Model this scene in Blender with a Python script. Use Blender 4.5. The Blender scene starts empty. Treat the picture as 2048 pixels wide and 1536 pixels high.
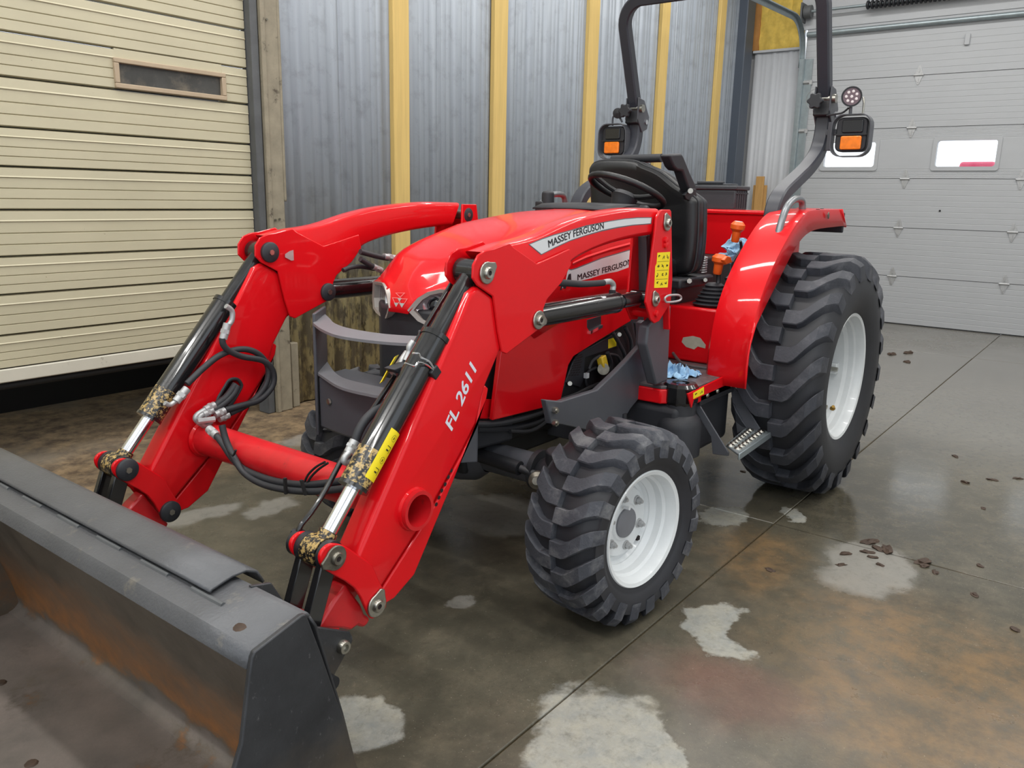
import bpy, bmesh, math, random
from mathutils import Vector, Matrix, Euler
random.seed(7)
S = bpy.context.scene
COL = S.collection
R = math.radians
# ------------------------------------------------------------------ camera, world, light, exposure
cam_d = bpy.data.cameras.new('camera'); cam = bpy.data.objects.new('camera', cam_d); COL.objects.link(cam)
cam.location = (2.643, 1.952, 1.363)
cam.rotation_euler = (R(76.935), R(-1.219), R(127.607))
cam_d.sensor_fit = 'HORIZONTAL'; cam_d.sensor_width = 36; cam_d.lens = 36*1623.3/2048
cam_d.clip_start = 0.02
S.camera = cam
w = bpy.data.worlds.new('daylight'); S.world = w; w.use_nodes = True
bg = w.node_tree.nodes['Background']; bg.inputs[0].default_value = (0.86, 0.93, 1.0, 1); bg.inputs[1].default_value = 2.0
def strip_light(x, y, rot, power, ln=2.4, z=4.55):
    d = bpy.data.lights.new('ceiling_strip_lamp', 'AREA'); d.shape = 'RECTANGLE'; d.size = ln; d.size_y = 0.16
    d.energy = power; d.color = (1.0, 0.985, 0.95)
    o = bpy.data.objects.new('ceiling_strip_lamp', d); COL.objects.link(o); o.location = (x, y, z); o.rotation_euler = (0, 0, rot)
for lx in (-5.6, -3.2, -0.8, 1.6, 4.0):
    for ly in (-0.6, 2.6):
        strip_light(lx, ly, R(90), 72)
vs = S.view_settings; vs.view_transform = 'Standard'; vs.look = 'None'; vs.gamma = 1.0; vs.use_curve_mapping = False
vs.exposure = -0.32

# ------------------------------------------------------------------ materials
def lin(c):
    return tuple(((v/255)/12.92 if v/255 <= 0.04045 else (((v/255)+0.055)/1.055)**2.4) for v in c)
MATS = {}
def mat(name, rgb, rough=0.5, metal=0.0, var=0.0, vscale=8.0, coat=0.0, bump=0.0, bscale=60.0, rvar=0.0, stretch=(1,1,1), spec=None, dirt=None, dlo=0.55, dhi=0.7, dscale=3.0):
    m = bpy.data.materials.new(name); m.use_nodes = True; nt = m.node_tree; N = nt.nodes; L = nt.links
    b = N['Principled BSDF']; c = lin(rgb)
    b.inputs['Base Color'].default_value = (*c, 1); b.inputs['Roughness'].default_value = rough; b.inputs['Metallic'].default_value = metal
    if coat: b.inputs['Coat Weight'].default_value = coat; b.inputs['Coat Roughness'].default_value = 0.05
    if spec is not None: b.inputs['Specular IOR Level'].default_value = spec
    tc = N.new('ShaderNodeTexCoord'); mp = N.new('ShaderNodeMapping'); mp.inputs['Scale'].default_value = stretch
    L.new(tc.outputs['Object'], mp.inputs['Vector'])
    col = None
    if var or rvar or dirt:
        n = N.new('ShaderNodeTexNoise'); n.inputs['Scale'].default_value = vscale; n.inputs['Detail'].default_value = 6; n.inputs['Roughness'].default_value = 0.65
        L.new(mp.outputs[0], n.inputs['Vector'])
        if var:
            r = N.new('ShaderNodeValToRGB'); L.new(n.outputs['Fac'], r.inputs['Fac'])
            r.color_ramp.elements[0].position = 0.3; r.color_ramp.elements[1].position = 0.7
            r.color_ramp.elements[0].color = (*[v*(1-var) for v in c], 1); r.color_ramp.elements[1].color = (*[min(1, v*(1+var)) for v in c], 1)
            col = r.outputs[0]
        if rvar:
            mr = N.new('ShaderNodeMapRange'); L.new(n.outputs['Fac'], mr.inputs[0]); mr.inputs[1].default_value = 0.3; mr.inputs[2].default_value = 0.7
            mr.inputs[3].default_value = max(0.02, rough-rvar); mr.inputs[4].default_value = min(1, rough+rvar); L.new(mr.outputs[0], b.inputs['Roughness'])
        if dirt:
            n2 = N.new('ShaderNodeTexNoise'); n2.inputs['Scale'].default_value = dscale; n2.inputs['Detail'].default_value = 8; n2.inputs['Roughness'].default_value = 0.7
            L.new(mp.outputs[0], n2.inputs['Vector'])
            mr = N.new('ShaderNodeMapRange'); L.new(n2.outputs['Fac'], mr.inputs[0]); mr.inputs[1].default_value = dlo; mr.inputs[2].default_value = dhi
            mx = N.new('ShaderNodeMix'); mx.data_type = 'RGBA'; L.new(mr.outputs[0], mx.inputs[0])
            if col: L.new(col, mx.inputs[6])
            else: mx.inputs[6].default_value = (*c, 1)
            mx.inputs[7].default_value = (*lin(dirt), 1); col = mx.outputs[2]
    if col: L.new(col, b.inputs['Base Color'])
    if bump:
        n = N.new('ShaderNodeTexNoise'); n.inputs['Scale'].default_value = bscale; n.inputs['Detail'].default_value = 4
        L.new(mp.outputs[0], n.inputs['Vector'])
        bp = N.new('ShaderNodeBump'); bp.inputs['Strength'].default_value = bump; bp.inputs['Distance'].default_value = 0.01
        L.new(n.outputs['Fac'], bp.inputs['Height']); L.new(bp.outputs[0], b.inputs['Normal'])
    MATS[name] = m
    return m
RED = mat('red_paint', (212, 14, 24), 0.34, var=0.04, vscale=3, coat=0.45, spec=0.15)
REDM = mat('red_paint_worn', (196, 22, 30), 0.42, var=0.12, vscale=9, coat=0.2, dirt=(120, 40, 38), dlo=0.62, dhi=0.75, dscale=14)
CHAR = mat('charcoal_paint', (74, 76, 82), 0.45, var=0.06)
CHARL = mat('light_charcoal_paint', (112, 113, 118), 0.5, var=0.06)
BLACK = mat('black_gloss_paint', (22, 22, 24), 0.22, coat=0.5, rvar=0.08)
BLK = mat('black_satin', (32, 33, 37), 0.5, var=0.15)
DARK = mat('engine_dark', (26, 27, 30), 0.6, var=0.3, vscale=14)
PLAS = mat('black_plastic', (38, 39, 44), 0.55, var=0.08, bump=0.06, bscale=400)
VINYL = mat('seat_vinyl', (20, 21, 24), 0.42, bump=0.05, bscale=300)
HOSE = mat('hose_rubber', (44, 45, 49), 0.6, var=0.1)
RUB = mat('tyre_rubber', (54, 56, 63), 0.62, var=0.22, vscale=9, dirt=(104, 104, 108), dlo=0.5, dhi=0.85, dscale=7, bump=0.15, bscale=120)
RUBF = mat('front_tyre_rubber', (62, 64, 71), 0.66, var=0.22, vscale=9, dirt=(122, 122, 122), dlo=0.5, dhi=0.8, dscale=9, bump=0.2, bscale=120)
RUBS = mat('tyre_sidewall', (38, 39, 44), 0.55, var=0.15, vscale=12)
RIM = mat('rim_white', (204, 207, 208), 0.35, var=0.05, coat=0.2)
RIMF = mat('rim_front_white', (216, 219, 220), 0.35, var=0.05, coat=0.2)
CHROME = mat('chrome', (225, 227, 232), 0.08, 1.0)
ZINC = mat('zinc_steel', (172, 170, 162), 0.34, 1.0, var=0.2, vscale=60)
ZINCP = mat('zinc_painted', (178, 179, 180), 0.4, 0.5, var=0.12, vscale=40)
STEEL = mat('worn_steel', (120, 116, 106), 0.42, 0.8, var=0.3, vscale=50)
CAPB = mat('black_cap', (42, 44, 49), 0.5, var=0.15, vscale=50)
YEL = mat('yellow_label', (238, 214, 30), 0.5)
INK = mat('label_ink', (50, 46, 20), 0.6)
DECAL = mat('silver_decal', (206, 208, 210), 0.4, 0.0)
DEDGE = mat('decal_edge', (96, 98, 104), 0.4)
TXT = mat('letter_black', (34, 35, 40), 0.45)
TXTW = mat('letter_silver', (214, 216, 226), 0.35)
ORNG = mat('orange_knob', (232, 96, 28), 0.4)
AMB = mat('amber_lens', (236, 122, 16), 0.15, coat=0.5, var=0.2, vscale=40)
LENS = mat('dark_lens', (20, 22, 28), 0.08, coat=0.6)
LAMPC = mat('lamp_reflector', (222, 222, 226), 0.22, 0.65)
BEZEL = mat('headlight_bezel', (158, 152, 146), 0.38, 0.3)
RAG = mat('blue_rag', (150, 188, 218), 0.9, var=0.12, vscale=30)
GALV = mat('galvanised_rail', (150, 160, 164), 0.4, 0.6, var=0.12, vscale=12)
WDOOR = mat('white_steel_door', (170, 172, 175), 0.45, var=0.025, vscale=2.5, stretch=(1, 1, 3))
WHITEP = mat('white_corrugated', (186, 189, 194), 0.4, var=0.03)
FOAM = mat('yellow_insulation', (206, 176, 84), 0.85, var=0.2, vscale=9, bump=0.5, bscale=18)
OSB = mat('bare_brown_board', (168, 118, 62), 0.8, var=0.15)
WOOD = mat('pine_stud', (204, 174, 106), 0.7, var=0.1, vscale=3, stretch=(14, 14, 0.7), dirt=(120, 88, 46), dlo=0.69, dhi=0.76, dscale=5)
BOARD = mat('brown_board', (184, 142, 84), 0.75, var=0.12, vscale=5, stretch=(10, 10, 1))
MUD = mat('dried_mud', (172, 168, 152), 0.9, var=0.1, vscale=25)
CLOD = mat('mud_clod', (58, 42, 30), 0.7, var=0.3, vscale=40)
PIT = mat('black_seal_and_bay_shade', (20, 20, 21), 0.8)  # rubber black; on the bay walls it paints the shade
FRAMEB = mat('beige_window_frame', (170, 152, 128), 0.6, var=0.08)
SPKLE = mat('cylinder_mud', (24, 24, 26), 0.3, coat=0.3, dirt=(176, 148, 92), dlo=0.5, dhi=0.54, dscale=90)
WIRE = mat('thin_wire', (150, 152, 152), 0.4, 0.7)
MAT_FLOOR = mat('platform_mat', (78, 72, 74), 0.45, var=0.2, vscale=10, dirt=(120, 108, 108), dlo=0.5, dhi=0.75, dscale=12)

# ------------------------------------------------------------------ mesh helpers
def wloc(o):
    p = Vector((0, 0, 0))
    while o is not None:
        p += o.location; o = o.parent
    return p
class MB:
    def __init__(s): s.v = []; s.f = []
    def add(s, v, f):
        n = len(s.v); s.v += [tuple(p) for p in v]; s.f += [tuple(i+n for i in q) for q in f]; return s
    def box(s, c, d, rot=None):
        hx, hy, hz = d[0]/2, d[1]/2, d[2]/2
        P = [Vector((x, y, z)) for x in (-hx, hx) for y in (-hy, hy) for z in (-hz, hz)]
        if rot is not None:
            m = rot if isinstance(rot, Matrix) else Euler(rot).to_matrix(); P = [m @ p for p in P]
        P = [p+Vector(c) for p in P]
        return s.add(P, [(0, 1, 3, 2), (4, 6, 7, 5), (0, 4, 5, 1), (2, 3, 7, 6), (0, 2, 6, 4), (1, 5, 7, 3)])
    def prism(s, poly, a, b, ax='y'):
        """polygon in the plane across axis ax, extruded from a to b"""
        def P(p, t): return {'y': (p[0], t, p[1]), 'x': (t, p[0], p[1]), 'z': (p[0], p[1], t)}[ax]
        n = len(poly)
        return s.add([P(p, a) for p in poly]+[P(p, b) for p in poly],
                     [tuple(range(n)), tuple(range(2*n-1, n-1, -1))]+[(i, i+n, (i+1) % n+n, (i+1) % n) for i in range(n)])
    def cyl(s, p0, p1, r0, r1=None, n=24, caps=True):
        p0, p1 = Vector(p0), Vector(p1); r1 = r0 if r1 is None else r1
        d = (p1-p0).normalized(); u = d.orthogonal().normalized(); w = d.cross(u)
        A = [2*math.pi*i/n for i in range(n)]
        V = [p0+(u*math.cos(a)+w*math.sin(a))*r0 for a in A]+[p1+(u*math.cos(a)+w*math.sin(a))*r1 for a in A]
        F = [(i, (i+1) % n, (i+1) % n+n, i+n) for i in range(n)]
        if caps: F += [tuple(range(n-1, -1, -1)), tuple(range(n, 2*n))]
        return s.add(V, F)
    def tube(s, pts, r, n=10, smooth=4, closed=False, flat=None):
        P = [Vector(p) for p in pts]
        if smooth: P = catmull(P, smooth, closed)
        k = len(P); V = []; F = []; up = None
        for i, p in enumerate(P):
            if closed: t = P[(i+1) % k]-P[i-1]
            else: t = P[min(i+1, k-1)]-P[max(i-1, 0)]
            t.normalize()
            if up is None: up = t.orthogonal().normalized()
            up = (up-t*up.dot(t)); up = up.normalized() if up.length > 1e-6 else t.orthogonal().normalized()
            w = t.cross(up)
            for j in range(n):
                a = 2*math.pi*j/n; V.append(p+(up*math.cos(a)+w*math.sin(a))*r)
        m = k if closed else k-1
        for i in range(m):
            for j in range(n):
                a, b = i*n+j, i*n+(j+1) % n; c, d = ((i+1) % k)*n+(j+1) % n, ((i+1) % k)*n+j; F.append((a, b, c, d))
        if not closed: F += [tuple(range(n-1, -1, -1)), tuple(range((k-1)*n, k*n))]
        return s.add(V, F)
    def bar(s, pts, wv, tv):
        """sweep a rectangle; wv, tv = half vectors (constant)"""
        V = []; F = []; wv = Vector(wv); tv = Vector(tv)
        for p in pts:
            p = Vector(p); V += [p-wv-tv, p+wv-tv, p+wv+tv, p-wv+tv]
        k = len(pts)
        for i in range(k-1):
            for j in range(4): F.append((i*4+j, i*4+(j+1) % 4, i*4+4+(j+1) % 4, i*4+4+j))
        F += [(3, 2, 1, 0), tuple(range(4*k-4, 4*k))]
        return s.add(V, F)
    def lathe(s, c, axis, prof, n=48, closed=False):
        """prof: (radius, height along axis)"""
        c = Vector(c); d = Vector(axis).normalized(); u = d.orthogonal().normalized(); w = d.cross(u); k = len(prof)
        V = []; F = []
        for i in range(n):
            a = 2*math.pi*i/n; e = u*math.cos(a)+w*math.sin(a)
            for r, h in prof: V.append(c+e*r+d*h)
        for i in range(n):
            for j in range(k if closed else k-1):
                F.append((i*k+j, ((i+1) % n)*k+j, ((i+1) % n)*k+(j+1) % k, i*k+(j+1) % k))
        return s.add(V, F)
    def grid(s, rows, close=False):
        k = len(rows[0]); n = len(rows)
        return s.add([p for r in rows for p in r], [(i*k+j, i*k+j+1, (i+1)*k+j+1, (i+1)*k+j) for i in range(n-1) for j in range(k-1)])
    def xf(s, m): s.v = [tuple(m @ Vector(p)) for p in s.v]; return s
    def mir(s, y0=0.0):
        o = MB(); o.v = [(p[0], 2*y0-p[1], p[2]) for p in s.v]; o.f = [tuple(reversed(q)) for q in s.f]; return o
    def join(s, o): return s.add(o.v, o.f)
    def build(s, name, m, parent=None, label=None, bevel=0.0, seg=2, ang=40, solid=0.0, kind=None, flatshade=False, recalc=True):
        off = wloc(parent) if parent else Vector((0, 0, 0))
        me = bpy.data.meshes.new(name); me.from_pydata([tuple(Vector(p)-off) for p in s.v], [], s.f)
        if recalc:
            b = bmesh.new(); b.from_mesh(me); bmesh.ops.recalc_face_normals(b, faces=b.faces); b.to_mesh(me); b.free()
        me.materials.append(m)
        if not flatshade:
            for p in me.polygons: p.use_smooth = True
            me.set_sharp_from_angle(angle=R(ang))
        me.update()
        o = bpy.data.objects.new(name, me); COL.objects.link(o); o.parent = parent
        if label: o['label'] = label
        if kind: o['kind'] = kind
        if solid:
            sd = o.modifiers.new('thick', 'SOLIDIFY'); sd.thickness = solid; sd.offset = 0
        if bevel:
            bv = o.modifiers.new('bevel', 'BEVEL'); bv.width = bevel; bv.segments = seg; bv.limit_method = 'ANGLE'; bv.angle_limit = R(35); bv.harden_normals = False
        return o
def catmull(P, k, closed=False):
    n = len(P); out = []
    for i in range(n if closed else n-1):
        if closed: a, b, c, d = P[i-1], P[i], P[(i+1) % n], P[(i+2) % n]
        else: a, b, c, d = P[max(i-1, 0)], P[i], P[i+1], P[min(i+2, n-1)]
        for j in range(k):
            t = j/k
            out.append(0.5*((2*b)+(c-a)*t+(2*a-5*b+4*c-d)*t*t+(3*b-a-3*c+d)*t**3))
    if not closed: out.append(P[-1].copy())
    return out
def sm2(pts, k=4, closed=False):
    return [(p.x, p.y) for p in catmull([Vector((a, b, 0)) for a, b in pts], k, closed)]
def lerp_tab(tab, x):
    for (a, b), (c, d) in zip(tab, tab[1:]):
        if (a <= x <= c) or (c <= x <= a): return b+(d-b)*(x-a)/(c-a)
    return tab[0][1] if abs(x-tab[0][0]) < abs(x-tab[-1][0]) else tab[-1][1]
def arc(cx, cy, r, a0, a1, n=10):
    return [(cx+r*math.cos(R(a0+(a1-a0)*i/n)), cy+r*math.sin(R(a0+(a1-a0)*i/n))) for i in range(n+1)]
def rrect(w, h, r, n=5):
    return arc(w/2-r, h/2-r, r, 0, 90, n)+arc(-w/2+r, h/2-r, r, 90, 180, n)+arc(-w/2+r, -h/2+r, r, 180, 270, n)+arc(w/2-r, -h/2+r, r, 270, 360, n)
def thing(name, label, cat, loc=(0, 0, 0), group=None):
    o = bpy.data.objects.new(name, None); COL.objects.link(o); o.location = loc; o['label'] = label; o['category'] = cat
    o.empty_display_size = 0.2
    if group: o['group'] = group
    return o
def tag(o, label, cat, group=None):
    o['label'] = label; o['category'] = cat
    if group: o['group'] = group
    return o
def struct(o): o['kind'] = 'structure'; return o
def group_empty(name, loc=(0, 0, 0)):
    o = bpy.data.objects.new(name, None); COL.objects.link(o); o.location = loc; o['kind'] = 'structure'; return o
def cut(o, mb):
    """cut the solid mb out of object o for good"""
    c = mb.build('cutter', o.data.materials[0]); off = wloc(o); c.location = (0, 0, 0)
    m = o.modifiers.new('cut', 'BOOLEAN'); m.operation = 'DIFFERENCE'; m.solver = 'EXACT'; m.object = c
    bpy.context.view_layer.update()
    me = bpy.data.meshes.new_from_object(o.evaluated_get(bpy.context.evaluated_depsgraph_get()))
    o.modifiers.clear(); o.data = me; me.set_sharp_from_angle(angle=R(40))
    cm = c.data; bpy.data.objects.remove(c); bpy.data.meshes.remove(cm)
def text_mb(txt, size, path, y, bold=0.02, squeeze=1.0, space=1.0, shear=0.0, fat=0.0):
    """letters laid along a polyline path of (x, z) in reading order, standing on the plane y, seen from +y"""
    cu = bpy.data.curves.new('t', 'FONT'); cu.body = txt; cu.size = 1; cu.offset = bold; cu.space_character = space; cu.shear = shear; cu.resolution_u = 3
    ob = bpy.data.objects.new('t', cu); COL.objects.link(ob)
    me = bpy.data.meshes.new_from_object(ob.evaluated_get(bpy.context.evaluated_depsgraph_get()))
    V = [v.co.copy() for v in me.vertices]; F = [tuple(p.vertices) for p in me.polygons]
    bpy.data.objects.remove(ob); bpy.data.curves.remove(cu); bpy.data.meshes.remove(me)
    x0 = min(v.x for v in V); x1 = max(v.x for v in V)
    P = [Vector((a, b)) for a, b in path]; L = [0]
    for a, b in zip(P, P[1:]): L.append(L[-1]+(b-a).length)
    sx = L[-1]/(x1-x0) if squeeze is None else size*squeeze
    out = []; FF = []
    shifts = [(0, 0)] if not fat else [(a, b) for a in (-fat, 0, fat) for b in (-fat*0.5, fat*0.5)]
    for ns, sh in enumerate(shifts):
      FF += [tuple(i+len(out) for i in f) for f in F]
      for v in V:
        s = (v.x-x0)*sx+sh[0]; i = 0
        while i < len(L)-2 and s > L[i+1]: i += 1
        d = (P[i+1]-P[i]).normalized(); q = P[i]+d*(s-L[i]); up = Vector((d.y, -d.x)); q = q+up*(v.y*size+sh[1])
        out.append((q.x, y+0.00004*ns, q.y))
    return MB().add(out, FF)

# ------------------------------------------------------------------ floor material: wet concrete with dry patches, rust stains and mud
def floor_material():
    m = bpy.data.materials.new('wet_concrete'); m.use_nodes = True; nt = m.node_tree; N = nt.nodes; L = nt.links; b = N['Principled BSDF']
    tc = N.new('ShaderNodeTexCoord'); P = tc.outputs['Object']
    def noise(sc, det=6, rough=0.6, src=None, dist=0.0):
        n = N.new('ShaderNodeTexNoise'); n.inputs['Scale'].default_value = sc; n.inputs['Detail'].default_value = det; n.inputs['Roughness'].default_value = rough; n.inputs['Distortion'].default_value = dist
        L.new(src or P, n.inputs['Vector']); return n
    def mth(op, a, c=None, clamp=False):
        n = N.new('ShaderNodeMath'); n.operation = op; n.use_clamp = clamp
        for i, v in enumerate((a, c)):
            if v is None: continue
            if isinstance(v, (int, float)): n.inputs[i].default_value = v
            else: L.new(v, n.inputs[i])
        return n.outputs[0]
    def rng(v, a, c, lo=0.0, hi=1.0, smooth=False):
        n = N.new('ShaderNodeMapRange'); L.new(v, n.inputs[0]); n.inputs[1].default_value = a; n.inputs[2].default_value = c; n.inputs[3].default_value = lo; n.inputs[4].default_value = hi
        if smooth: n.interpolation_type = 'SMOOTHSTEP'
        return n.outputs[0]
    def mix(f, a, c):
        n = N.new('ShaderNodeMix'); n.data_type = 'RGBA'; L.new(f, n.inputs[0])
        for i, v in ((6, a), (7, c)):
            if isinstance(v, tuple): n.inputs[i].default_value = (*lin(v), 1)
            else: L.new(v, n.inputs[i])
        return n.outputs[2]
    wob = noise(2.6, 7, 0.62)
    wv = N.new('ShaderNodeVectorMath'); wv.operation = 'SUBTRACT'; L.new(wob.outputs['Color'], wv.inputs[0]); wv.inputs[1].default_value = (0.5, 0.5, 0.5)
    ws = N.new('ShaderNodeVectorMath'); ws.operation = 'SCALE'; L.new(wv.outputs[0], ws.inputs[0]); ws.inputs['Scale'].default_value = 0.42
    wp = N.new('ShaderNodeVectorMath'); wp.operation = 'ADD'; L.new(P, wp.inputs[0]); L.new(ws.outputs[0], wp.inputs[1])
    def ell(cx, cy, rx, ry, ang, soft, src=None):
        mp = N.new('ShaderNodeMapping'); mp.vector_type = 'TEXTURE'; mp.inputs['Location'].default_value = (cx, cy, 0); mp.inputs['Rotation'].default_value = (0, 0, R(ang)); mp.inputs['Scale'].default_value = (rx, ry, 50)
        L.new(src or wp.outputs[0], mp.inputs['Vector'])
        ln = N.new('ShaderNodeVectorMath'); ln.operation = 'LENGTH'; L.new(mp.outputs[0], ln.inputs[0])
        return rng(ln.outputs['Value'], 1+soft, 1-soft, 0, 1, True)
    def acc(lst, src=None):
        o = None
        for e in lst:
            q = ell(*e, src=src); o = q if o is None else mth('MAXIMUM', o, q)
        return o
    n1 = noise(1.1, 8, 0.65); n2 = noise(9, 8, 0.7); n3 = noise(45, 5, 0.7)
    base = mix(rng(n1.outputs['Fac'], 0.35, 0.65), (66, 63, 53), (92, 88, 76))
    base = mix(mth('MULTIPLY', rng(n2.outputs['Fac'], 0.45, 0.75), 0.45), base, (118, 109, 92))
    base = mix(mth('MULTIPLY', rng(n3.outputs['Fac'], 0.55, 0.8), 0.35), base, (52, 48, 40))
    n4 = noise(130, 3, 0.6)
    base = mix(mth('MULTIPLY', rng(n4.outputs['Fac'], 0.66, 0.72), 0.55), base, (170, 164, 148))
    base = mix(mth('MULTIPLY', rng(noise(210, 3, 0.6).outputs['Fac'], 0.55, 0.7), 0.3), base, (56, 52, 44))
    # rust-brown silt
    rust = acc([(0.25, 1.85, 0.55, 0.3, 20, 0.6), (-0.28, 0.95, 0.28, 0.16, 20, 0.7), (0.45, 1.6, 0.5, 0.22, 40, 0.7), (0.05, 1.45, 0.35, 0.2, 10, 0.8)])
    base = mix(mth('MULTIPLY', mth('MULTIPLY', rust, rng(n2.outputs['Fac'], 0.3, 0.62)), 0.62), base, (128, 98, 62))
    red = acc([(0.62, 1.22, 0.12, 0.22, 10, 0.7)])
    base = mix(mth('MULTIPLY', red, 0.35), base, (120, 80, 70))
    # dry mud towards the cream door
    sx = N.new('ShaderNodeSeparateXYZ'); L.new(wp.outputs[0], sx.inputs[0])
    mud = rng(sx.outputs['Y'], -1.25, -1.75, 0, 1, True)
    mudc = mix(rng(n2.outputs['Fac'], 0.38, 0.62), (74, 58, 42), (140, 118, 88))
    mudc = mix(rng(n1.outputs['Fac'], 0.5, 0.7), mudc, (108, 98, 84))
    base = mix(mth('MULTIPLY', mud, 0.9), base, mudc)
    # pale dry concrete patches
    dry = acc([(1.06, 1.02, 0.26, 0.2, 20, 0.09), (0.98, 1.17, 0.17, 0.1, 60, 0.09), (0.28, 1.02, 0.13, 0.09, 0, 0.1), (0.40, 1.12, 0.10, 0.07, 60, 0.12), (1.40, 0.47, 0.10, 0.13, 20, 0.12), (-0.62, 0.66, 0.10, 0.13, 30, 0.14), (-0.84, 0.92, 0.06, 0.05, 0, 0.12)])
    greyp = acc([(0.0, -0.12, 0.2, 0.22, 40, 0.25), (-0.48, 1.33, 0.22, 0.16, 10, 0.2), (0.69, 0.30, 0.05, 0.05, 0, 0.2), (0.86, -1.08, 0.18, 0.09, 0, 0.3), (0.63, -0.9, 0.12, 0.08, 0, 0.3), (-0.15, -1.62, 0.16, 0.1, 0, 0.3), (0.3, -0.75, 0.15, 0.08, 20, 0.4), (-0.1, -1.05, 0.3, 0.1, 10, 0.5)])
    dryc = mix(rng(n2.outputs['Fac'], 0.35, 0.7), (128, 130, 127), (154, 150, 136))
    dryc = mix(mth('MULTIPLY', rng(noise(16, 8, 0.75).outputs['Fac'], 0.56, 0.66), 0.6), dryc, (112, 110, 102))
    dryc = mix(mth('MULTIPLY', rng(noise(40, 6, 0.7).outputs['Fac'], 0.5, 0.75), 0.4), dryc, (168, 166, 158))
    base = mix(mth('MULTIPLY', greyp, 0.6), base, (142, 140, 134))
    base = mix(dry, base, dryc)
    # pale reflection of the white door, painted into the back floor colour
    back = rng(sx.outputs['X'], -1.6, -3.2, 0, 1, True)
    base = mix(mth('MULTIPLY', back, 0.6), base, (132, 130, 126))
    fine = noise(26, 8, 0.8, dist=0.4)
    base = mix(mth('MULTIPLY', rng(fine.outputs['Fac'], 0.5, 0.68), 0.35), base, (58, 54, 46))
    base = mix(mth('MULTIPLY', rng(fine.outputs['Fac'], 0.42, 0.30), 0.30), base, (134, 126, 108))
    L.new(base, b.inputs['Base Color'])
    wet0 = rng(n1.outputs['Fac'], 0.35, 0.65, 0.36, 0.20)
    pud = acc([(-1.7, 1.5, 1.3, 0.75, 0, 0.4), (-3.9, 1.3, 2.4, 1.3, 0, 0.4), (-0.6, 1.75, 0.7, 0.35, 0, 0.5), (-1.0, 0.55, 0.7, 0.4, 0, 0.5)])
    wet = mth('MULTIPLY', wet0, mth('SUBTRACT', 1.0, mth('MULTIPLY', pud, 0.62)))
    dr = mth('MAXIMUM', dry, mth('MAXIMUM', mth('MULTIPLY', greyp, 0.5), mud))
    rough = mth('ADD', mth('MULTIPLY', dr, 0.5), wet, True)
    L.new(rough, b.inputs['Roughness'])
    b.inputs['Specular IOR Level'].default_value = 0.5
    bp = N.new('ShaderNodeBump'); bp.inputs['Strength'].default_value = 0.22; bp.inputs['Distance'].default_value = 0.006
    hh = mth('ADD', mth('MULTIPLY', n2.outputs['Fac'], 0.5), mth('MULTIPLY', n3.outputs['Fac'], 0.4)); L.new(hh, bp.inputs['Height']); L.new(mth('SUBTRACT', 0.24, mth('MULTIPLY', pud, 0.14)), bp.inputs['Strength']); L.new(bp.outputs[0], b.inputs['Normal'])
    return m
FLOOR = floor_material()
def wall_material():
    m = bpy.data.materials.new('old_galvanised_sheet'); m.use_nodes = True; nt = m.node_tree; N = nt.nodes; L = nt.links; b = N['Principled BSDF']
    tc = N.new('ShaderNodeTexCoord'); P = tc.outputs['Object']
    def noise(sc, stretch=(1, 1, 1), det=7, ro=0.65):
        mp = N.new('ShaderNodeMapping'); mp.inputs['Scale'].default_value = stretch; L.new(P, mp.inputs['Vector'])
        n = N.new('ShaderNodeTexNoise'); n.inputs['Scale'].default_value = sc; n.inputs['Detail'].default_value = det; n.inputs['Roughness'].default_value = ro; L.new(mp.outputs[0], n.inputs['Vector']); return n.outputs['Fac']
    def rng(v, a, c, lo=0.0, hi=1.0):
        n = N.new('ShaderNodeMapRange'); L.new(v, n.inputs[0]); n.inputs[1].default_value = a; n.inputs[2].default_value = c; n.inputs[3].default_value = lo; n.inputs[4].default_value = hi; return n.outputs[0]
    def mul(a, c):
        n = N.new('ShaderNodeMath'); n.operation = 'MULTIPLY'
        for i, v in enumerate((a, c)):
            if isinstance(v, float): n.inputs[i].default_value = v
            else: L.new(v, n.inputs[i])
        return n.outputs[0]
    def mix(f, a, c):
        n = N.new('ShaderNodeMix'); n.data_type = 'RGBA'; L.new(f, n.inputs[0])
        for i, v in ((6, a), (7, c)):
            if isinstance(v, tuple): n.inputs[i].default_value = (*lin(v), 1)
            else: L.new(v, n.inputs[i])
        return n.outputs[2]
    sx = N.new('ShaderNodeSeparateXYZ'); L.new(P, sx.inputs[0])
    col = mix(rng(noise(3, (6, 6, 0.4)), 0.3, 0.7), (146, 153, 163), (156, 163, 171))
    col = mix(mul(rng(noise(7), 0.52, 0.75), 0.5), col, (104, 108, 112))
    col = mix(mul(rng(noise(60), 0.67, 0.72), 0.6), col, (74, 78, 82))
    col = mix(mul(rng(noise(52, (1, 1, 0.6)), 0.70, 0.74), 0.7), col, (206, 208, 206))
    nearx = rng(sx.outputs['X'], -2.6, -0.4)
    stain = mul(mul(rng(sx.outputs['Z'], 1.7, 0.7), rng(noise(2.2, (2.5, 2.5, 0.7)), 0.35, 0.6)), nearx)
    col = mix(mul(stain, 0.6), col, (128, 124, 108))
    low = mul(rng(sx.outputs['Z'], 0.98, 0.82), rng(sx.outputs['X'], -2.2, -1.6))
    peel = mix(rng(noise(7, (2.2, 2.2, 0.8)), 0.44, 0.54), (204, 195, 150), (136, 130, 112))
    peel = mix(mul(rng(noise(16, (1.5, 1.5, 0.5)), 0.56, 0.62), 0.8), peel, (66, 62, 52))
    col = mix(low, col, peel)
    L.new(col, b.inputs['Base Color']); b.inputs['Roughness'].default_value = 0.5; b.inputs['Metallic'].default_value = 0.15
    return m
SHEET = wall_material()
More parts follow.
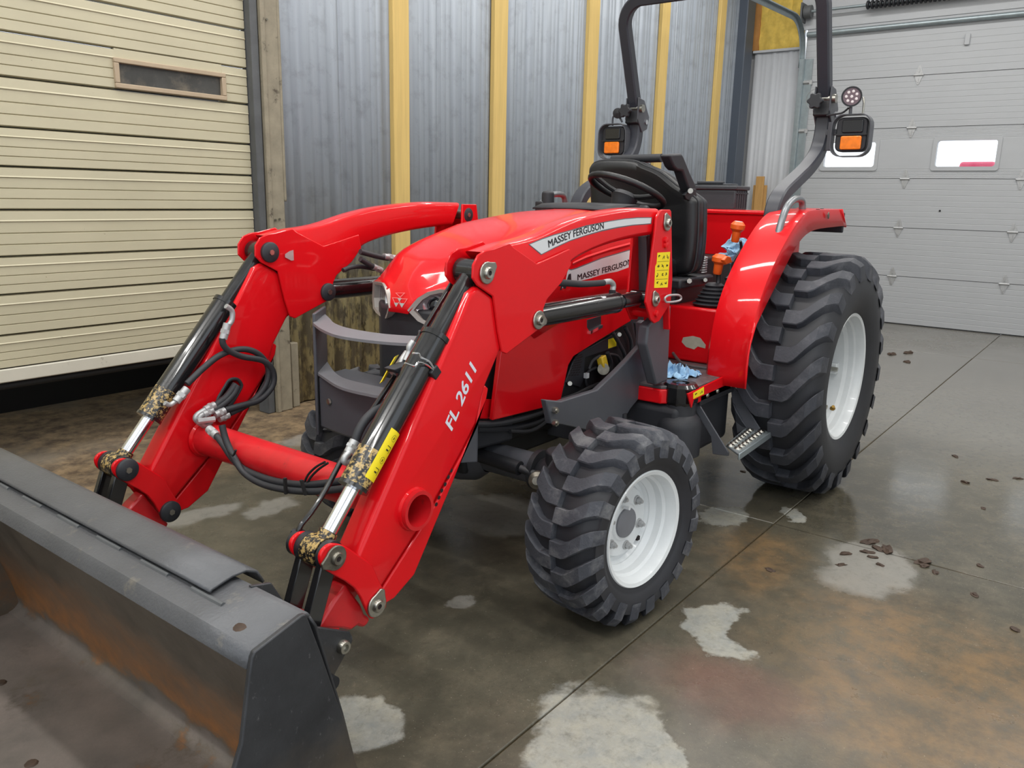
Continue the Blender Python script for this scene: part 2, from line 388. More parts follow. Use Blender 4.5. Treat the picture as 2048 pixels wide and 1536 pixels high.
CREAM = mat('cream_door_steel', (186, 179, 153), 0.5, var=0.06, vscale=1.6, stretch=(1, 1, 3), dirt=(92, 80, 60), dlo=0.685, dhi=0.72, dscale=26)
CREAMW = mat('cream_bottom_rail', (200, 196, 182), 0.5, var=0.06, vscale=4, dirt=(110, 100, 84), dlo=0.62, dhi=0.7, dscale=14)
DUSTG = mat('dusty_glass', (66, 66, 64), 0.35, var=0.35, vscale=5, dirt=(120, 112, 98), dlo=0.5, dhi=0.8, dscale=6)
POST = mat('dirty_post', (138, 130, 112), 0.75, var=0.2, vscale=10, dirt=(80, 72, 60), dlo=0.58, dhi=0.68, dscale=12)
DTRK = mat('dark_grey_track', (84, 86, 88), 0.6, var=0.2)
CONC = mat('grey_ceiling', (215, 215, 213), 0.8)
GLASS = bpy.data.materials.new('clear_glass'); GLASS.use_nodes = True
_n = GLASS.node_tree; _n.nodes.remove(_n.nodes['Principled BSDF']); _t = _n.nodes.new('ShaderNodeBsdfTransparent'); _g = _n.nodes.new('ShaderNodeBsdfGlossy'); _x = _n.nodes.new('ShaderNodeMixShader')
_g.inputs['Roughness'].default_value = 0.05; _x.inputs[0].default_value = 0.06
_n.links.new(_t.outputs[0], _x.inputs[1]); _n.links.new(_g.outputs[0], _x.inputs[2]); _n.links.new(_x.outputs[0], _n.nodes['Material Output'].inputs[0])

WY = -2.29; DX = -7.53
# ------------------------------------------------------------------ floor slabs with recessed joints
fl = struct(MB().box((-1.8, 0.6, -0.11), (12.6, 8.6, 0.2)).build('floor', mat('joint_dirt', (112, 96, 66), 0.8, var=0.4, vscale=30)))
xs = [-7.7, -5.75, -0.68, 4.4]; ys = [-3.6, 0.865, 4.8]
for i in range(3):
    for j in range(2):
        x0, x1, y0, y1 = xs[i]+0.0028, xs[i+1]-0.0028, ys[j]+0.0028, ys[j+1]-0.0028
        sl = MB().box(((x0+x1)/2, (y0+y1)/2, -0.0055), (x1-x0, y1-y0, 0.011)).build('slab', FLOOR, fl, bevel=0.003, seg=1)
# ------------------------------------------------------------------ corrugated wall
def corr(x0, x1, depth=0.012, per=0.229):
    """zigzag profile: pairs (along, out)"""
    P = []; n = max(1, round((x1-x0)/per)); q = (x1-x0)/n
    for i in range(n):
        a = x0+i*q
        for t, d in ((0.0, 0), (0.10, 0), (0.18, -1), (0.30, -1), (0.38, 0), (0.50, 0), (0.53, -0.22), (0.57, -0.22), (0.60, 0), (0.74, 0), (0.77, -0.22), (0.81, -0.22), (0.84, 0)):
            P.append((a+t*q, d*depth))
    P.append((x1, 0)); return P
wl = struct(MB().box((-4.05, WY-0.09, 2.3), (7.3, 0.04, 4.6)).build('wall_left', DTRK))
x = -7.45
k = 0
while x < -0.5:
    x1 = min(x+0.92, -0.47)
    pr = corr(x, x1); z0, z1 = 0.01, 4.55
    MB().grid([[(a, WY+d+0.0004*(k % 2), z0) for a, d in pr], [(a, WY+d+0.0004*(k % 2), z1) for a, d in pr]]).build('metal_sheet', SHEET, wl, ang=20, solid=0.002)
    x = x1-0.002 if x1 < -0.48 else 1; k += 1
for a, b in ((-1.456, -1.632), (-2.537, -2.728), (-3.872, -4.066), (-5.225, -5.415), (-6.61, -6.78)):
    lo = 0.02
    MB().box(((a+b)/2, WY+0.022, (lo+4.55)/2), (abs(b-a)*0.86, 0.042, 4.55-lo), (0, 0, 0)).build('stud', WOOD, wl, bevel=0.004)
# dark corner post at the far end and the timber post beside the cream door
struct(MB().box((-7.33, WY+0.05, 2.3), (0.24, 0.12, 4.6)).build('trim_1', mat('blue_grey_corner', (70, 78, 90), 0.5), bevel=0.01))
t2 = MB().box((-0.45, WY+0.035, 2.3), (0.115, 0.09, 4.6))
tp = struct(t2.build('trim_2', POST, bevel=0.006))
MB().box((-0.515, WY+0.05, 2.9), (0.02, 0.06, 3.2)).build('edge_board', POST, tp, bevel=0.004)
MB().box((-0.40, WY+0.075, 2.3), (0.03, 0.03, 4.6)).build('edge_batten', POST, tp, bevel=0.004)
for z in (1.19, 1.195, 2.31):
    MB().cyl((-0.43-0.03*(z == 1.195), WY+0.085, z), (-0.43-0.03*(z == 1.195), WY+0.09, z), 0.007, n=10).build('nail', STEEL, tp)
struct(MB().box((-0.355, WY+0.02, 2.3), (0.05, 0.10, 4.6)).build('trim_3', DTRK, bevel=0.006))
MB().box((-0.56, WY+0.028, 0.21), (0.055, 0.045, 0.42)).build('stub_post', POST, tp, bevel=0.005)
# ------------------------------------------------------------------ cream sectional door, half raised
d1 = group_empty('door_1', (0, WY, 0.43))
edges = [0.505, 0.665, 0.857, 1.034, 1.25, 1.447, 1.623, 1.845, 2.04, 2.245, 2.45, 2.65, 2.85, 3.05, 3.25]
DXA, DXB = -0.325, 4.2
def rail_panel(z0, z1, xa, xb):
    h = z1-z0
    pr = [(0.0, 0.004), (0.02, 0.019), (0.23, 0.019), (0.245, 0.011), (0.262, 0.018), (0.475, 0.018), (0.49, 0.010), (0.507, 0.017), (0.73, 0.017), (0.755, 0.0225), (0.785, 0.0185), (0.965, 0.017), (0.98, 0.004), (1.0, -0.012)]
    f = [(z0+t*h, WY+d) for t, d in pr]
    poly = [(z, y) for z, y in f]+[(z1, WY-0.03), (z0, WY-0.03)]
    n = len(poly)
    return MB().add([(xa, y, z) for z, y in poly]+[(xb, y, z) for z, y in poly], [(i, (i+1) % n, (i+1) % n+n, i+n) for i in range(n)]+[tuple(range(n)), tuple(range(2*n-1, n-1, -1))])
for a, b in zip(edges, edges[1:]):
    if abs(a-1.845) < 1e-6:
        p = rail_panel(a+0.002, b-0.002, DXA, -0.165).join(rail_panel(a+0.002, b-0.002, 0.44, DXB)).join(MB().box(((0.44-0.165)/2, WY-0.005, 2.016), (0.605, 0.045, 0.045)))
    else: p = rail_panel(a+0.002, b-0.002, DXA, DXB)
    p.build('panel', CREAM, d1, ang=12)
MB().box(((DXA+DXB)/2, WY+0.002, 0.47), (DXB-DXA, 0.04, 0.066)).build('bottom_rail', CREAMW, d1, bevel=0.006)
MB().tube([(DXA, WY-0.02, 0.42), (2, WY-0.02, 0.418), (DXB, WY-0.02, 0.42)], 0.022, 10).build('rubber_seal', PIT, d1)
wf = MB()
xa, xb, za, zb = 0.452, -0.181, 1.849, 1.994
wf.prism([(xa, za), (xb, za), (xb, za+0.024), (xa, za+0.024)], WY-0.02, WY+0.034).prism([(xa, zb-0.024), (xb, zb-0.024), (xb, zb), (xa, zb)], WY-0.02, WY+0.034)
wf.prism([(xa, za+0.0241), (xa-0.026, za+0.0241), (xa-0.026, zb-0.0241), (xa, zb-0.0241)], WY-0.02, WY+0.034).prism([(xb, za+0.0241), (xb+0.026, za+0.0241), (xb+0.026, zb-0.0241), (xb, zb-0.0241)], WY-0.02, WY+0.034)
wfo = wf.build('window_frame', FRAMEB, d1, bevel=0.004)
MB().box(((xa+xb)/2, WY+0.008, (za+zb)/2), (0.585, 0.006, 0.10)).build('pane', DUSTG, wfo)
# bay behind the raised door; its black walls stand in for the shade
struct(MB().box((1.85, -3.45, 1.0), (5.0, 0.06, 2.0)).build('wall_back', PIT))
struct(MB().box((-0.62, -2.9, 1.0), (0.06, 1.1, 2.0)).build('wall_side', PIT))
# ------------------------------------------------------------------ far wall with the white overhead door
wr = struct(MB().prism([(-2.4, 0), (-1.62, 0), (-1.62, 3.42), (3.3, 3.42), (3.3, 0), (5.0, 0), (5.0, 4.6), (-2.4, 4.6)], DX-0.13, DX-0.075, 'x').build('wall_right', WDOOR))
pr = corr(-2.19, -1.60, 0.007, 0.2)
MB().grid([[(DX-0.03-d, a, z) for a, d in pr] for z in (0.01, 3.12)]).build('white_sheet', WHITEP, wr, ang=20, solid=0.002)
MB().box((DX-0.02, -1.9, 3.135), (0.04, 0.62, 0.03)).build('sheet_cap', WHITEP, wr, bevel=0.004)
fo = MB(); rows = []
for i in range(15):
    rows.append([(DX-0.05+0.03*math.sin(i*1.3+j*2.1)*random.random()+(0.02 if 0 < i < 14 else 0), -2.17+0.57*j/12, 3.15+1.4*i/14) for j in range(13)])
fo.grid(rows).build('insulation', FOAM, wr)
MB().box((DX-0.03, -2.20, 3.85), (0.05, 0.10, 1.4)).build('bare_board', OSB, wr, bevel=0.004)
d2 = group_empty('door_2', (DX, 0.8, 0))
ze = [0.012, 0.553, 1.10, 1.645, 2.195, 2.742, 3.36]
YA, YB = -1.56, 3.2
def sec(z0, z1, y0, y1):
    """white steel section with shallow pressed ribs"""
    n = 9; pr = [(z0, 0.0)]
    for i in range(1, n):
        z = z0+(z1-z0)*i/n
        pr += [(z-0.004, 0.0), (z, -0.0022), (z+0.004, 0.0)]
    pr += [(z1, 0.0)]
    poly = [(DX+d, z) for z, d in pr]+[(DX-0.045, z1), (DX-0.045, z0)]; m = len(poly)
    return MB().add([(x_, y0, z) for x_, z in poly]+[(x_, y1, z) for x_, z in poly], [(i, (i+1) % m, (i+1) % m+m, i+m) for i in range(m)]+[tuple(range(m)), tuple(range(2*m-1, m-1, -1))])
for z in ze: MB().box((DX-0.05, 0.82, max(z, 0.02)), (0.006, YB-YA, 0.04)).build('light_block_strip', WDOOR, d2)  # unseen strips added behind the joints to block daylight
wins = ((-1.235, -0.636), (-0.03, 0.58), (1.175, 1.785), (2.38, 2.98))
for i, (a, b) in enumerate(zip(ze, ze[1:])):
    a += 0.003; b -= 0.003
    if i == 3:
        p = sec(a, 1.76, YA, YB).join(sec(2.06, b, YA, YB)); c = YA
        for y0, y1 in wins: p.join(MB().box((DX-0.0225, (c+y0)/2, 1.91), (0.045, y0-c, 0.30))); c = y1
        p.join(MB().box((DX-0.0225, (c+YB)/2, 1.91), (0.045, YB-c, 0.30)))
    else: p = sec(a, b, YA, YB)
    p.build('panel', WDOOR, d2, ang=10)
for k, (y0, y1) in enumerate(wins):
    f = MB(); yc = (y0+y1)/2; o = rrect(y1-y0+0.05, 0.36, 0.03); q = rrect(y1-y0-0.03, 0.275, 0.03)
    V = [(DX+0.012, yc+a, 1.91+b) for a, b in o]+[(DX+0.012, yc+a, 1.91+b) for a, b in q]; n = len(o)
    V += [(DX-0.05, yc+a, 1.91+b) for a, b in o]+[(DX-0.05, yc+a, 1.91+b) for a, b in q]
    F = []
    for i in range(n):
        j = (i+1) % n; F += [(i, j, n+j, n+i), (2*n+i, 3*n+i, 3*n+j, 2*n+j), (i, 2*n+i, 2*n+j, j), (n+i, n+j, 3*n+j, 3*n+i)]
    fr = f.add(V, F).build('window_frame', WDOOR, d2, ang=30)
    MB().prism([(yc+a, 1.91+b) for a, b in q], DX-0.03, DX-0.026, 'x').build('pane', GLASS, fr)
def hinge(y, z):
    h = MB().prism([(y-0.008, z+0.10), (y+0.008, z+0.10), (y+0.042, z+0.008), (y+0.042, z-0.008), (y+0.008, z-0.10), (y-0.008, z-0.10), (y-0.042, z-0.008), (y-0.042, z+0.008)], DX, DX+0.008, 'x')
    h.cyl((DX+0.012, y-0.05, z), (DX+0.012, y+0.05, z), 0.011, n=10)
    h.box((DX+0.010, y, z+0.055), (0.012, 0.012, 0.05)).box((DX+0.010, y, z-0.055), (0.012, 0.012, 0.05))
    for s in (-1, 1): h.cyl((DX+0.008, y, z+s*0.04), (DX+0.014, y, z+s*0.04), 0.008, n=6)
    return h
for yb in (-0.30, 0.828, 1.96, 3.08):
    for z in (0.55, 1.098, 1.64, 2.19, 2.745):
        hinge(yb-0.006*(3-z)+0.01, z).build('hinge', ZINCP, d2)
MB().cyl((DX+0.035, -1.55, 3.268), (DX+0.035, 3.2, 3.268), 0.028, n=14).build('stiffening_strut', GALV, d2)
MB().box((DX+0.012, 0.14, 3.07), (0.02, 0.05, 0.11)).build('lift_bracket', WDOOR, d2, bevel=0.005)
MB().cyl((DX+0.002, 0.10, 1.30), (DX+0.006, 0.10, 1.30), 0.011, n=10).build('bullet_hole', PIT, d2)
# header, torsion shaft, track
tr4 = struct(MB().box((DX-0.01, 0.8, 3.93), (0.04, 4.9, 1.2)).build('trim_4', WDOOR))
MB().cyl((DX+0.10, -1.62, 3.505), (DX+0.10, 3.2, 3.505), 0.016, n=12).build('torsion_shaft', GALV, tr4)
sp = MB()
for i in range(40): sp.lathe((DX+0.10, -0.9+0.05*i*0.9, 3.505), (0, 1, 0), [(0.03, 0), (0.048, 0.011), (0.048, 0.026), (0.03, 0.037)], 14)
sp.build('torsion_spring', BLK, tr4, kind='stuff')
MB().box((DX+0.09, -1.60, 3.50), (0.16, 0.02, 0.2)).cyl((DX+0.10, -1.58, 3.505), (DX+0.10, -1.50, 3.505), 0.07, n=18).build('cable_drum', DTRK, tr4)
tr5 = group_empty('trim_5', (DX, -1.55, 0))
def chan(pts, wdir):
    b = MB(); b.bar(pts, (0, 0.03, 0), wdir)
    return b
vt = MB().box((DX+0.045, -1.545, 1.5), (0.05, 0.012, 3.0)).box((DX+0.075, -1.57, 1.5), (0.008, 0.05, 3.0)).box((DX+0.02, -1.50, 1.5), (0.01, 0.09, 3.0))
vt.build('vertical_track', GALV, tr5, bevel=0.002, seg=1)
cu = [(DX+0.075, -1.565, 2.9)]+[(DX+0.075+0.38*(1-math.cos(R(a))), -1.565, 3.02+0.38*math.sin(R(a))) for a in range(0, 91, 9)]+[(-4.9, -1.565, 3.36), (-3.6, -1.565, 3.34)]
ct = MB(); rows = []
for i, p in enumerate(cu):
    q0, q1 = Vector(cu[max(0, i-1)]), Vector(cu[min(len(cu)-1, i+1)]); t = (q1-q0).normalized(); nn = Vector((-t.z, 0, t.x))
    P = Vector(p); rows.append([P+Vector((0, -0.03, 0))-nn*0.03, P+Vector((0, -0.03, 0))+nn*0.035, P+Vector((0, 0.012, 0))+nn*0.035, P+Vector((0, 0.02, 0))+nn*0.02])
ct.grid(rows).build('curved_track', GALV, tr5, solid=0.004, ang=25)
for z in (0.55, 1.1, 1.64, 2.19, 2.74):
    MB().cyl((DX+0.03, -1.57, z), (DX+0.03, -1.47, z), 0.02, n=10).box((DX+0.02, -1.49, z), (0.012, 0.10, 0.05)).build('roller_bracket', ZINCP, tr5)
struct(MB().box((-1.65, 0.7, 4.68), (12.3, 8.4, 0.06)).build('ceiling', CONC))
SHOP = mat('shop_wall', (206, 207, 206), 0.7)
struct(MB().prism([(-7.8, 0), (0.2, 0), (0.2, 3.7), (4.1, 3.7), (4.1, 0), (4.5, 0), (4.5, 4.65), (-7.8, 4.65)], 4.81, 4.89).build('wall_near', SHOP))  # unseen wall added to limit daylight; opening sized for the side light
struct(MB().prism([(-2.4, 0), (0.9, 0), (0.9, 3.6), (3.6, 3.6), (3.6, 0), (4.9, 0), (4.9, 4.65), (-2.4, 4.65)], 4.40, 4.48, 'x').build('wall_front', SHOP))  # unseen wall added to hold back daylight, with an opening shaped for it
# vehicle parked outside, its red roof shows in the window
rv = MB().prism([(-11.4, 0.0), (-10.2, 0.0), (-10.15, 1.90), (-10.2, 1.945), (-11.3, 1.965), (-11.4, 1.90)], -0.22, 0.20)
tag(rv.build('red_machine', mat('outdoor_red', (232, 70, 110), 0.4), bevel=0.05), 'bright red machine standing outside, its top seen through the garage door window', 'machine')
# boards standing in the corner
for (ya, yb, top, xo, lab) in ((-1.985, -1.885, 1.66, 0.0, 'taller brown board leaning in the far corner, in front of the other'), (-2.03, -1.86, 1.555, -0.045, 'shorter wide brown board in the far corner, behind the taller board')):
    b = MB().box((DX+0.10+xo, (ya+yb)/2, top/2), (0.03, yb-ya, top), (0, 0, 0)).build('plank', BOARD, bevel=0.003)
    tag(b, lab, 'board', 'boards in the far corner')

# ================================================================== the tractor
T = thing('tractor', 'red compact tractor with front loader and bucket parked on the wet concrete floor', 'tractor', (-0.4, 0, 0))
LM = -0.006          # mirror plane of the loader
def both(make, name, m, parents, **kw):
    """make() gives the near piece; the far one is its mirror image"""
    b = make(); n = b.build(name, m, parents[0], **kw); f = b.mir(LM).build(name, m, parents[1], **kw); return n, f
YO, YI = 0.5275, 0.43
# ---- loader arms -------------------------------------------------------------
top = [(-0.1068,1.328),(0.0908,1.329),(0.248,1.319),(0.392,1.304),(0.5243,1.279),(0.6467,1.248),(0.7239,1.236),(0.7977,1.229),(0.8542,1.219),(0.9006,1.21)]
bot = [(-0.0585,1.233),(0.0792,1.224),(0.2377,1.208),(0.3826,1.183),(0.4722,1.153),(0.5218,1.102),(0.563,1.071),(0.6081,1.049),(0.6363,1.038)]
leg_f = [(0.966,1.102)]+[(1.388,0.4805),(1.407,0.4434)]
leg_r = [(1.323,0.3557),(1.31,0.3609),(1.139,0.5033),(0.9978,0.6499),(0.9316,0.7261)]+[(0.8925,0.8278),(0.8284,0.9206),(0.7524,0.9326),(0.7552,1.008),(0.8741,1.091),(0.9293,1.12)]
gus = [(0.9112,1.216),(0.8773,1.219),(0.8428,1.226),(0.8039,1.233),(0.7853,1.22),(0.6691,1.168),(0.4959,1.205),(0.4836,1.154),(0.5329,1.103),(0.6107,1.056),(0.6283,1.029),(0.6244,0.985),(0.6513,0.9663),(0.8081,0.9131),(0.8304,0.9232),(0.8502,0.9871),(0.874,1.087),(0.9426,1.122),(0.964,1.143),(0.962,1.179),(0.9408,1.205)]
def mk_boom():
    poly = sm2(top, 3)+sm2(list(reversed(bot)), 3)[0:0]
    up = sm2(top, 3); lo = sm2(bot, 3)
    # box-section boom swept along paired stations
    n = 26; b = MB()
    def at(L, t):
        d = [0]
        for p, q in zip(L, L[1:]): d.append(d[-1]+math.dist(p, q))
        s = t*d[-1]
        for i in range(len(L)-1):
            if s <= d[i+1]+1e-9:
                k = (s-d[i])/max(1e-9, d[i+1]-d[i]); return (L[i][0]+(L[i+1][0]-L[i][0])*k, L[i][1]+(L[i+1][1]-L[i][1])*k)
        return L[-1]
    y0, y1, r = 0.441, 0.520, 0.016; rows = []
    for i in range(n+1):
        a = Vector(at(up, i/n)); c = Vector(at(lo, i/n)); u = (a-c).normalized()
        ring = []
        for (py, e) in ((y1, c), (y1, a)): pass
        A, Cc = a, c
        ring = [(y1, Cc+u*r), (y1, A-u*r), (y1-r*0.3, A-u*r*0.3), (y1-r, A), (y0+r, A), (y0+r*0.3, A-u*r*0.3), (y0, A-u*r), (y0, Cc+u*r), (y0+r*0.3, Cc+u*r*0.3), (y0+r, Cc), (y1-r, Cc), (y1-r*0.3, Cc+u*r*0.3)]
        rows.append([(p.x, y, p.y) for y, p in ring]+[(ring[0][1].x, ring[0][0], ring[0][1].y)])
    b.grid(rows); m = len(rows[0])-1
    b.add([p for p in rows[0][:m]], [tuple(range(m))]); b.add([p for p in rows[-1][:m]], [tuple(range(m))])
    return b
def mk_leg():
    return MB().prism(leg_f+leg_r, 0.440, 0.5235)
arm_n, arm_f = both(mk_boom, 'loader_arm', RED, (T, T), ang=50)
leg_n, leg_ff = both(mk_leg, 'arm_leg', RED, (arm_n, arm_f), bevel=0.014, seg=4)
both(lambda: MB().prism(gus, 0.5235, 0.531), 'knuckle_plate', RED, (arm_n, arm_f), bevel=0.003)
both(lambda: MB().prism(gus, 0.4265, 0.434), 'knuckle_plate', RED, (arm_n, arm_f), bevel=0.003)
# folded rear stiffener of the leg, with its row of holes
fl_poly = [(1.303,0.3556),(1.131,0.4988),(0.9891,0.6461),(0.9265,0.7181)]+[(0.9013,0.8281),(0.8879,0.8316),(0.874,0.8204),(0.8824,0.7878),(0.9172,0.7278),(1.02,0.5846),(1.181,0.3531),(1.257,0.3141),(1.304,0.3103),(1.316,0.3338)]
both(lambda: MB().prism(fl_poly, 0.452, 0.5185), 'leg_stiffener', RED, (arm_n, arm_f), bevel=0.004)
HB = mat('dark_hole', (24, 8, 10), 0.8)
hh = [(1.034,0.6134),(1.046,0.5975),(1.059,0.5797),(1.073,0.5653),(1.084,0.5482),(1.095,0.5312)]
both(lambda: [b for b in [MB()] if [b.cyl((x, 0.5188, z), (x, 0.5195, z), 0.0058, n=12) for x, z in hh]][0], 'adjust_hole', HB, (arm_n, arm_f), kind='stuff')
# cross tube right through both legs, open at the end
CT = (1.187, 0.547)
def ring_tube(y0, y1, ro, ri):
    return MB().lathe((CT[0], 0, CT[1]), (0, 1, 0), [(ro, y0), (ro, y1), (ri, y1), (ri, y0)], 40, closed=True)
xt = ring_tube(-0.56, 0.545, 0.054, 0.044).build('cross_tube', REDM, T)
MB().lathe((CT[0], 0, CT[1]), (0, 1, 0), [(0.052, 0.523), (0.060, 0.5235), (0.057, 0.531), (0.052, 0.532)], 40).build('weld_bead', RED, xt)
MB().lathe((CT[0], 0, CT[1]), (0, 1, 0), [(0.052, 0.436), (0.064, 0.434), (0.058, 0.424), (0.052, 0.423)], 40).build('weld_bead', RED, xt)
MB().lathe((CT[0], 0, CT[1]), (0, 1, 0), [(0.052, -0.448), (0.064, -0.446), (0.058, -0.436), (0.052, -0.434)], 40).build('weld_bead', RED, xt)
# lower knuckle plates
lp = [(1.488,0.5514),(1.466,0.5472),(1.436,0.5301),(1.388,0.4853),(1.352,0.4503),(1.329,0.3987),(1.309,0.3552),(1.307,0.3154),(1.35,0.3015),(1.368,0.322),(1.411,0.4106),(1.496,0.489),(1.514,0.5211),(1.508,0.542)]
lp = sm2(lp, 3, True)
both(lambda: MB().prism(lp, 0.5275, 0.5385), 'knuckle_plate', RED, (arm_n, arm_f), bevel=0.003)
both(lambda: MB().prism(lp, 0.419, 0.43), 'knuckle_plate', RED, (arm_n, arm_f), bevel=0.003)
for lg in (leg_n, leg_ff): cut(lg, MB().cyl((1.187, -0.7, 0.547), (1.187, 0.7, 0.547), 0.050, n=40))
# pins
PK, PL, PP, PT, PB = (0.908, 1.155), (1.4706, 0.5137), (1.3427, 0.337), (-0.135, 1.276), (0.657, 0.998)
PR = (-0.08, 0.997)
def pincap(p, y, ang, r=0.030):
    tail = r*1.42
    a0 = R(ang); P = []
    for i in range(25):
        a = a0+R(40)+(2*math.pi-R(80))*i/24; P.append((p[0]+r*math.cos(a), p[1]+r*math.sin(a)))
    P += [(p[0]+tail*math.cos(a0-0.16), p[1]+tail*math.sin(a0-0.16)), (p[0]+tail*math.cos(a0+0.16), p[1]+tail*math.sin(a0+0.16))]
    return MB().prism(P, y, y+0.007)
def pinset(p, y, ang, par, m=ZINC, r=0.031):
    k = r/0.040
    c = pincap(p, y, ang, r).build('pin_plate', m, par, bevel=0.002)
    MB().lathe((p[0], y+0.007, p[1]), (0, 1, 0), [(0.0, 0.002), (0.008*k, 0.002), (0.009*k, 0.008), (0.018*k, 0.009), (0.022*k, 0.005), (0.022*k, 0.0)], 24).build('pin_head', m, par)
    MB().cyl((p[0], y+0.009, p[1]), (p[0], y+0.0135, p[1]), 0.0085*k, n=6).build('pin_recess', HB, par)
def farcap(p, y, par, r=0.035):
    MB().lathe((p[0], y, p[1]), (0, 1, 0), [(r, -0.004), (r, 0.006), (r-0.005, 0.010), (0, 0.011)], 32).build('pin_cap', CAPB, par)
    MB().cyl((p[0], y+0.010, p[1]), (p[0], y+0.014, p[1]), 0.010, n=6).build('cap_bolt', ZINC, par)
pinset(PK, 0.531, 150, arm_n)
pinset(PL, 0.5385, -10, arm_n, STEEL)
pinset(PP, 0.5385, 118, arm_n, ZINC)
pinset(PB, 0.531, 195, arm_n, ZINC, 0.029)
for p in (PK, PL, PP): farcap(p, -0.434 if p is PK else -0.429, arm_f)
farcap(PB, -0.436, arm_f, 0.033)
for p, r in ((PK, 0.022), (PB, 0.018), (PL, 0.022)):
    both(lambda: MB().cyl((p[0], 0.425, p[1]), (p[0], 0.535, p[1]), r, n=20), 'pin', STEEL, (arm_n, arm_f))
# silver name stripe with dark edge
def stripe(poly, y, par, grow=0.0):
    MB().prism(poly, y, y+0.0008).build('name_stripe', DECAL, par)
st = [(0.6947,1.224),(0.634,1.194),(0.5649,1.212),(0.4798,1.231),(0.3898,1.245),(0.2948,1.258),(0.1942,1.267),(0.0873,1.273),(-0.0419,1.276),(-0.0442,1.295),(0.0563,1.295),(0.1439,1.292),(0.2474,1.285),(0.3918,1.271),(0.4817,1.259),(0.567,1.248),(0.6322,1.237)]
ste = [(0.7006,1.225),(0.635,1.191),(0.5643,1.209),(0.4791,1.228),(0.3891,1.242),(0.294,1.254),(0.1933,1.263),(0.0864,1.27),(-0.0488,1.273),(-0.0515,1.298),(0.0561,1.298),(0.1437,1.295),(0.2472,1.288),(0.3916,1.275),(0.4814,1.262),(0.5668,1.251),(0.6335,1.24)]
MB().prism(ste, 0.5200, 0.5206).build('stripe_edge', DEDGE, arm_n); stripe(st, 0.5206, arm_n)
text_mb('MASSEY FERGUSON', 0.031, [(0.5983,1.212),(0.5233,1.229),(0.4358,1.244),(0.3434,1.256),(0.2834,1.263)], 0.5216, bold=0.0, squeeze=None, fat=0.0009).build('lettering', TXT, arm_n)
text_mb('FL 2611', 0.056, [(1.038,0.7303),(0.9315,0.8921)], 0.5243, bold=0.0, squeeze=None, shear=0.25, fat=0.0014).build('lettering', TXTW, arm_n)
# embossed edge of the knuckle plate on the inner far face + maker's shield
sh = [(0.8448,1.146),(0.8242,1.156),(0.8093,1.159),(0.809,1.123),(0.8192,1.122),(0.8453,1.135)]
MB().prism(sh, -0.434, -0.4325).build('shield_sticker', ZINCP, arm_f)
# slot in the far leg for the hoses
slot = [(1.101,0.6461),(1.082,0.6425),(1.04,0.6933),(1.038,0.7089),(1.05,0.7255),(1.068,0.731),(1.085,0.7274),(1.098,0.7139),(1.136,0.6606)]
cut(leg_ff, MB().prism(slot, -0.50, -0.43)); sl_c = (sum(p[0] for p in slot)/len(slot), sum(p[1] for p in slot)/len(slot))
MB().prism([(sl_c[0]+(p[0]-sl_c[0])*1.08, sl_c[1]+(p[1]-sl_c[1])*1.08) for p in slot], -0.4995, -0.4985).build('slot_shade', HB, arm_f)  # dark plate standing in for the shade inside the slot
MB().tube([(p[0], -0.4525, p[1]) for p in slot], 0.006, 8, 3, True).build('slot_grommet', HOSE, arm_f)
# ---- loader masts (the posts the arms pivot on) --------------------------------
to = [(-0.0841,1.323),(-0.096,1.325),(-0.1582,1.325),(-0.1692,1.319),(-0.2141,1.07),(-0.2149,0.9739),(-0.1268,0.9103),(-0.0898,0.9054),(-0.0567,0.9237),(-0.0122,0.9919),(-0.0482,1.228),(-0.0568,1.3)]
ti = [(-0.0943,1.211),(-0.1353,1.22),(-0.2739,1.217),(-0.311,0.9286),(-0.1854,0.8941),(-0.1145,0.9181),(-0.0775,0.9598),(-0.0886,1.046)]
def mk_to(): return MB().prism(to, 0.5275, 0.5375)
mast_n, mast_f = both(mk_to, 'loader_mast', RED, (T, T), bevel=0.003)
tin = [(-0.095, 1.322), (-0.19, 1.322), (-0.236, 1.068), (-0.237, 0.971), (-0.16, 0.90), (-0.115, 0.905), (-0.065, 0.964), (-0.08, 1.03)]
both(lambda: MB().prism(tin, 0.415, 0.425), 'mast_plate', RED, (mast_n, mast_f), bevel=0.003)
both(lambda: MB().box((-0.205, 0.475, 1.06), (0.012, 0.10, 0.40), (0, R(11), 0)), 'mast_web', RED, (mast_n, mast_f), bevel=0.002)
both(lambda: MB().cyl((-0.13, 0.42, 0.935), (-0.13, 0.535, 0.935), 0.018, n=16), 'mast_spacer', RED, (mast_n, mast_f))
both(lambda: MB().box((-0.165, 0.44, 1.08), (0.03, 0.04, 0.30), (0, R(8), 0)), 'parking_stand', CHAR, (mast_n, mast_f), bevel=0.003)
pinset(PT, 0.5375, 60, mast_n, ZINC, 0.029); pinset(PR, 0.5375, 60, mast_n, ZINC, 0.027)
farcap(PT, -0.436, mast_f, 0.034); 
for u in [(-0.1334,1.214),(-0.136,1.196),(-0.0936,0.9435)]:
    MB().lathe((u[0], 0.5375, u[1]), (0, 1, 0), [(0.013, 0), (0.012, 0.008), (0.0, 0.010)], 18).build('weld_plug', RED, mast_n)
both(lambda: MB().cyl((PT[0], 0.42, PT[1]), (PT[0], 0.535, PT[1]), 0.02, n=20), 'pin', STEEL, (mast_n, mast_f))
both(lambda: MB().cyl((PR[0], 0.42, PR[1]), (PR[0], 0.535, PR[1]), 0.018, n=20), 'pin', STEEL, (mast_n, mast_f))
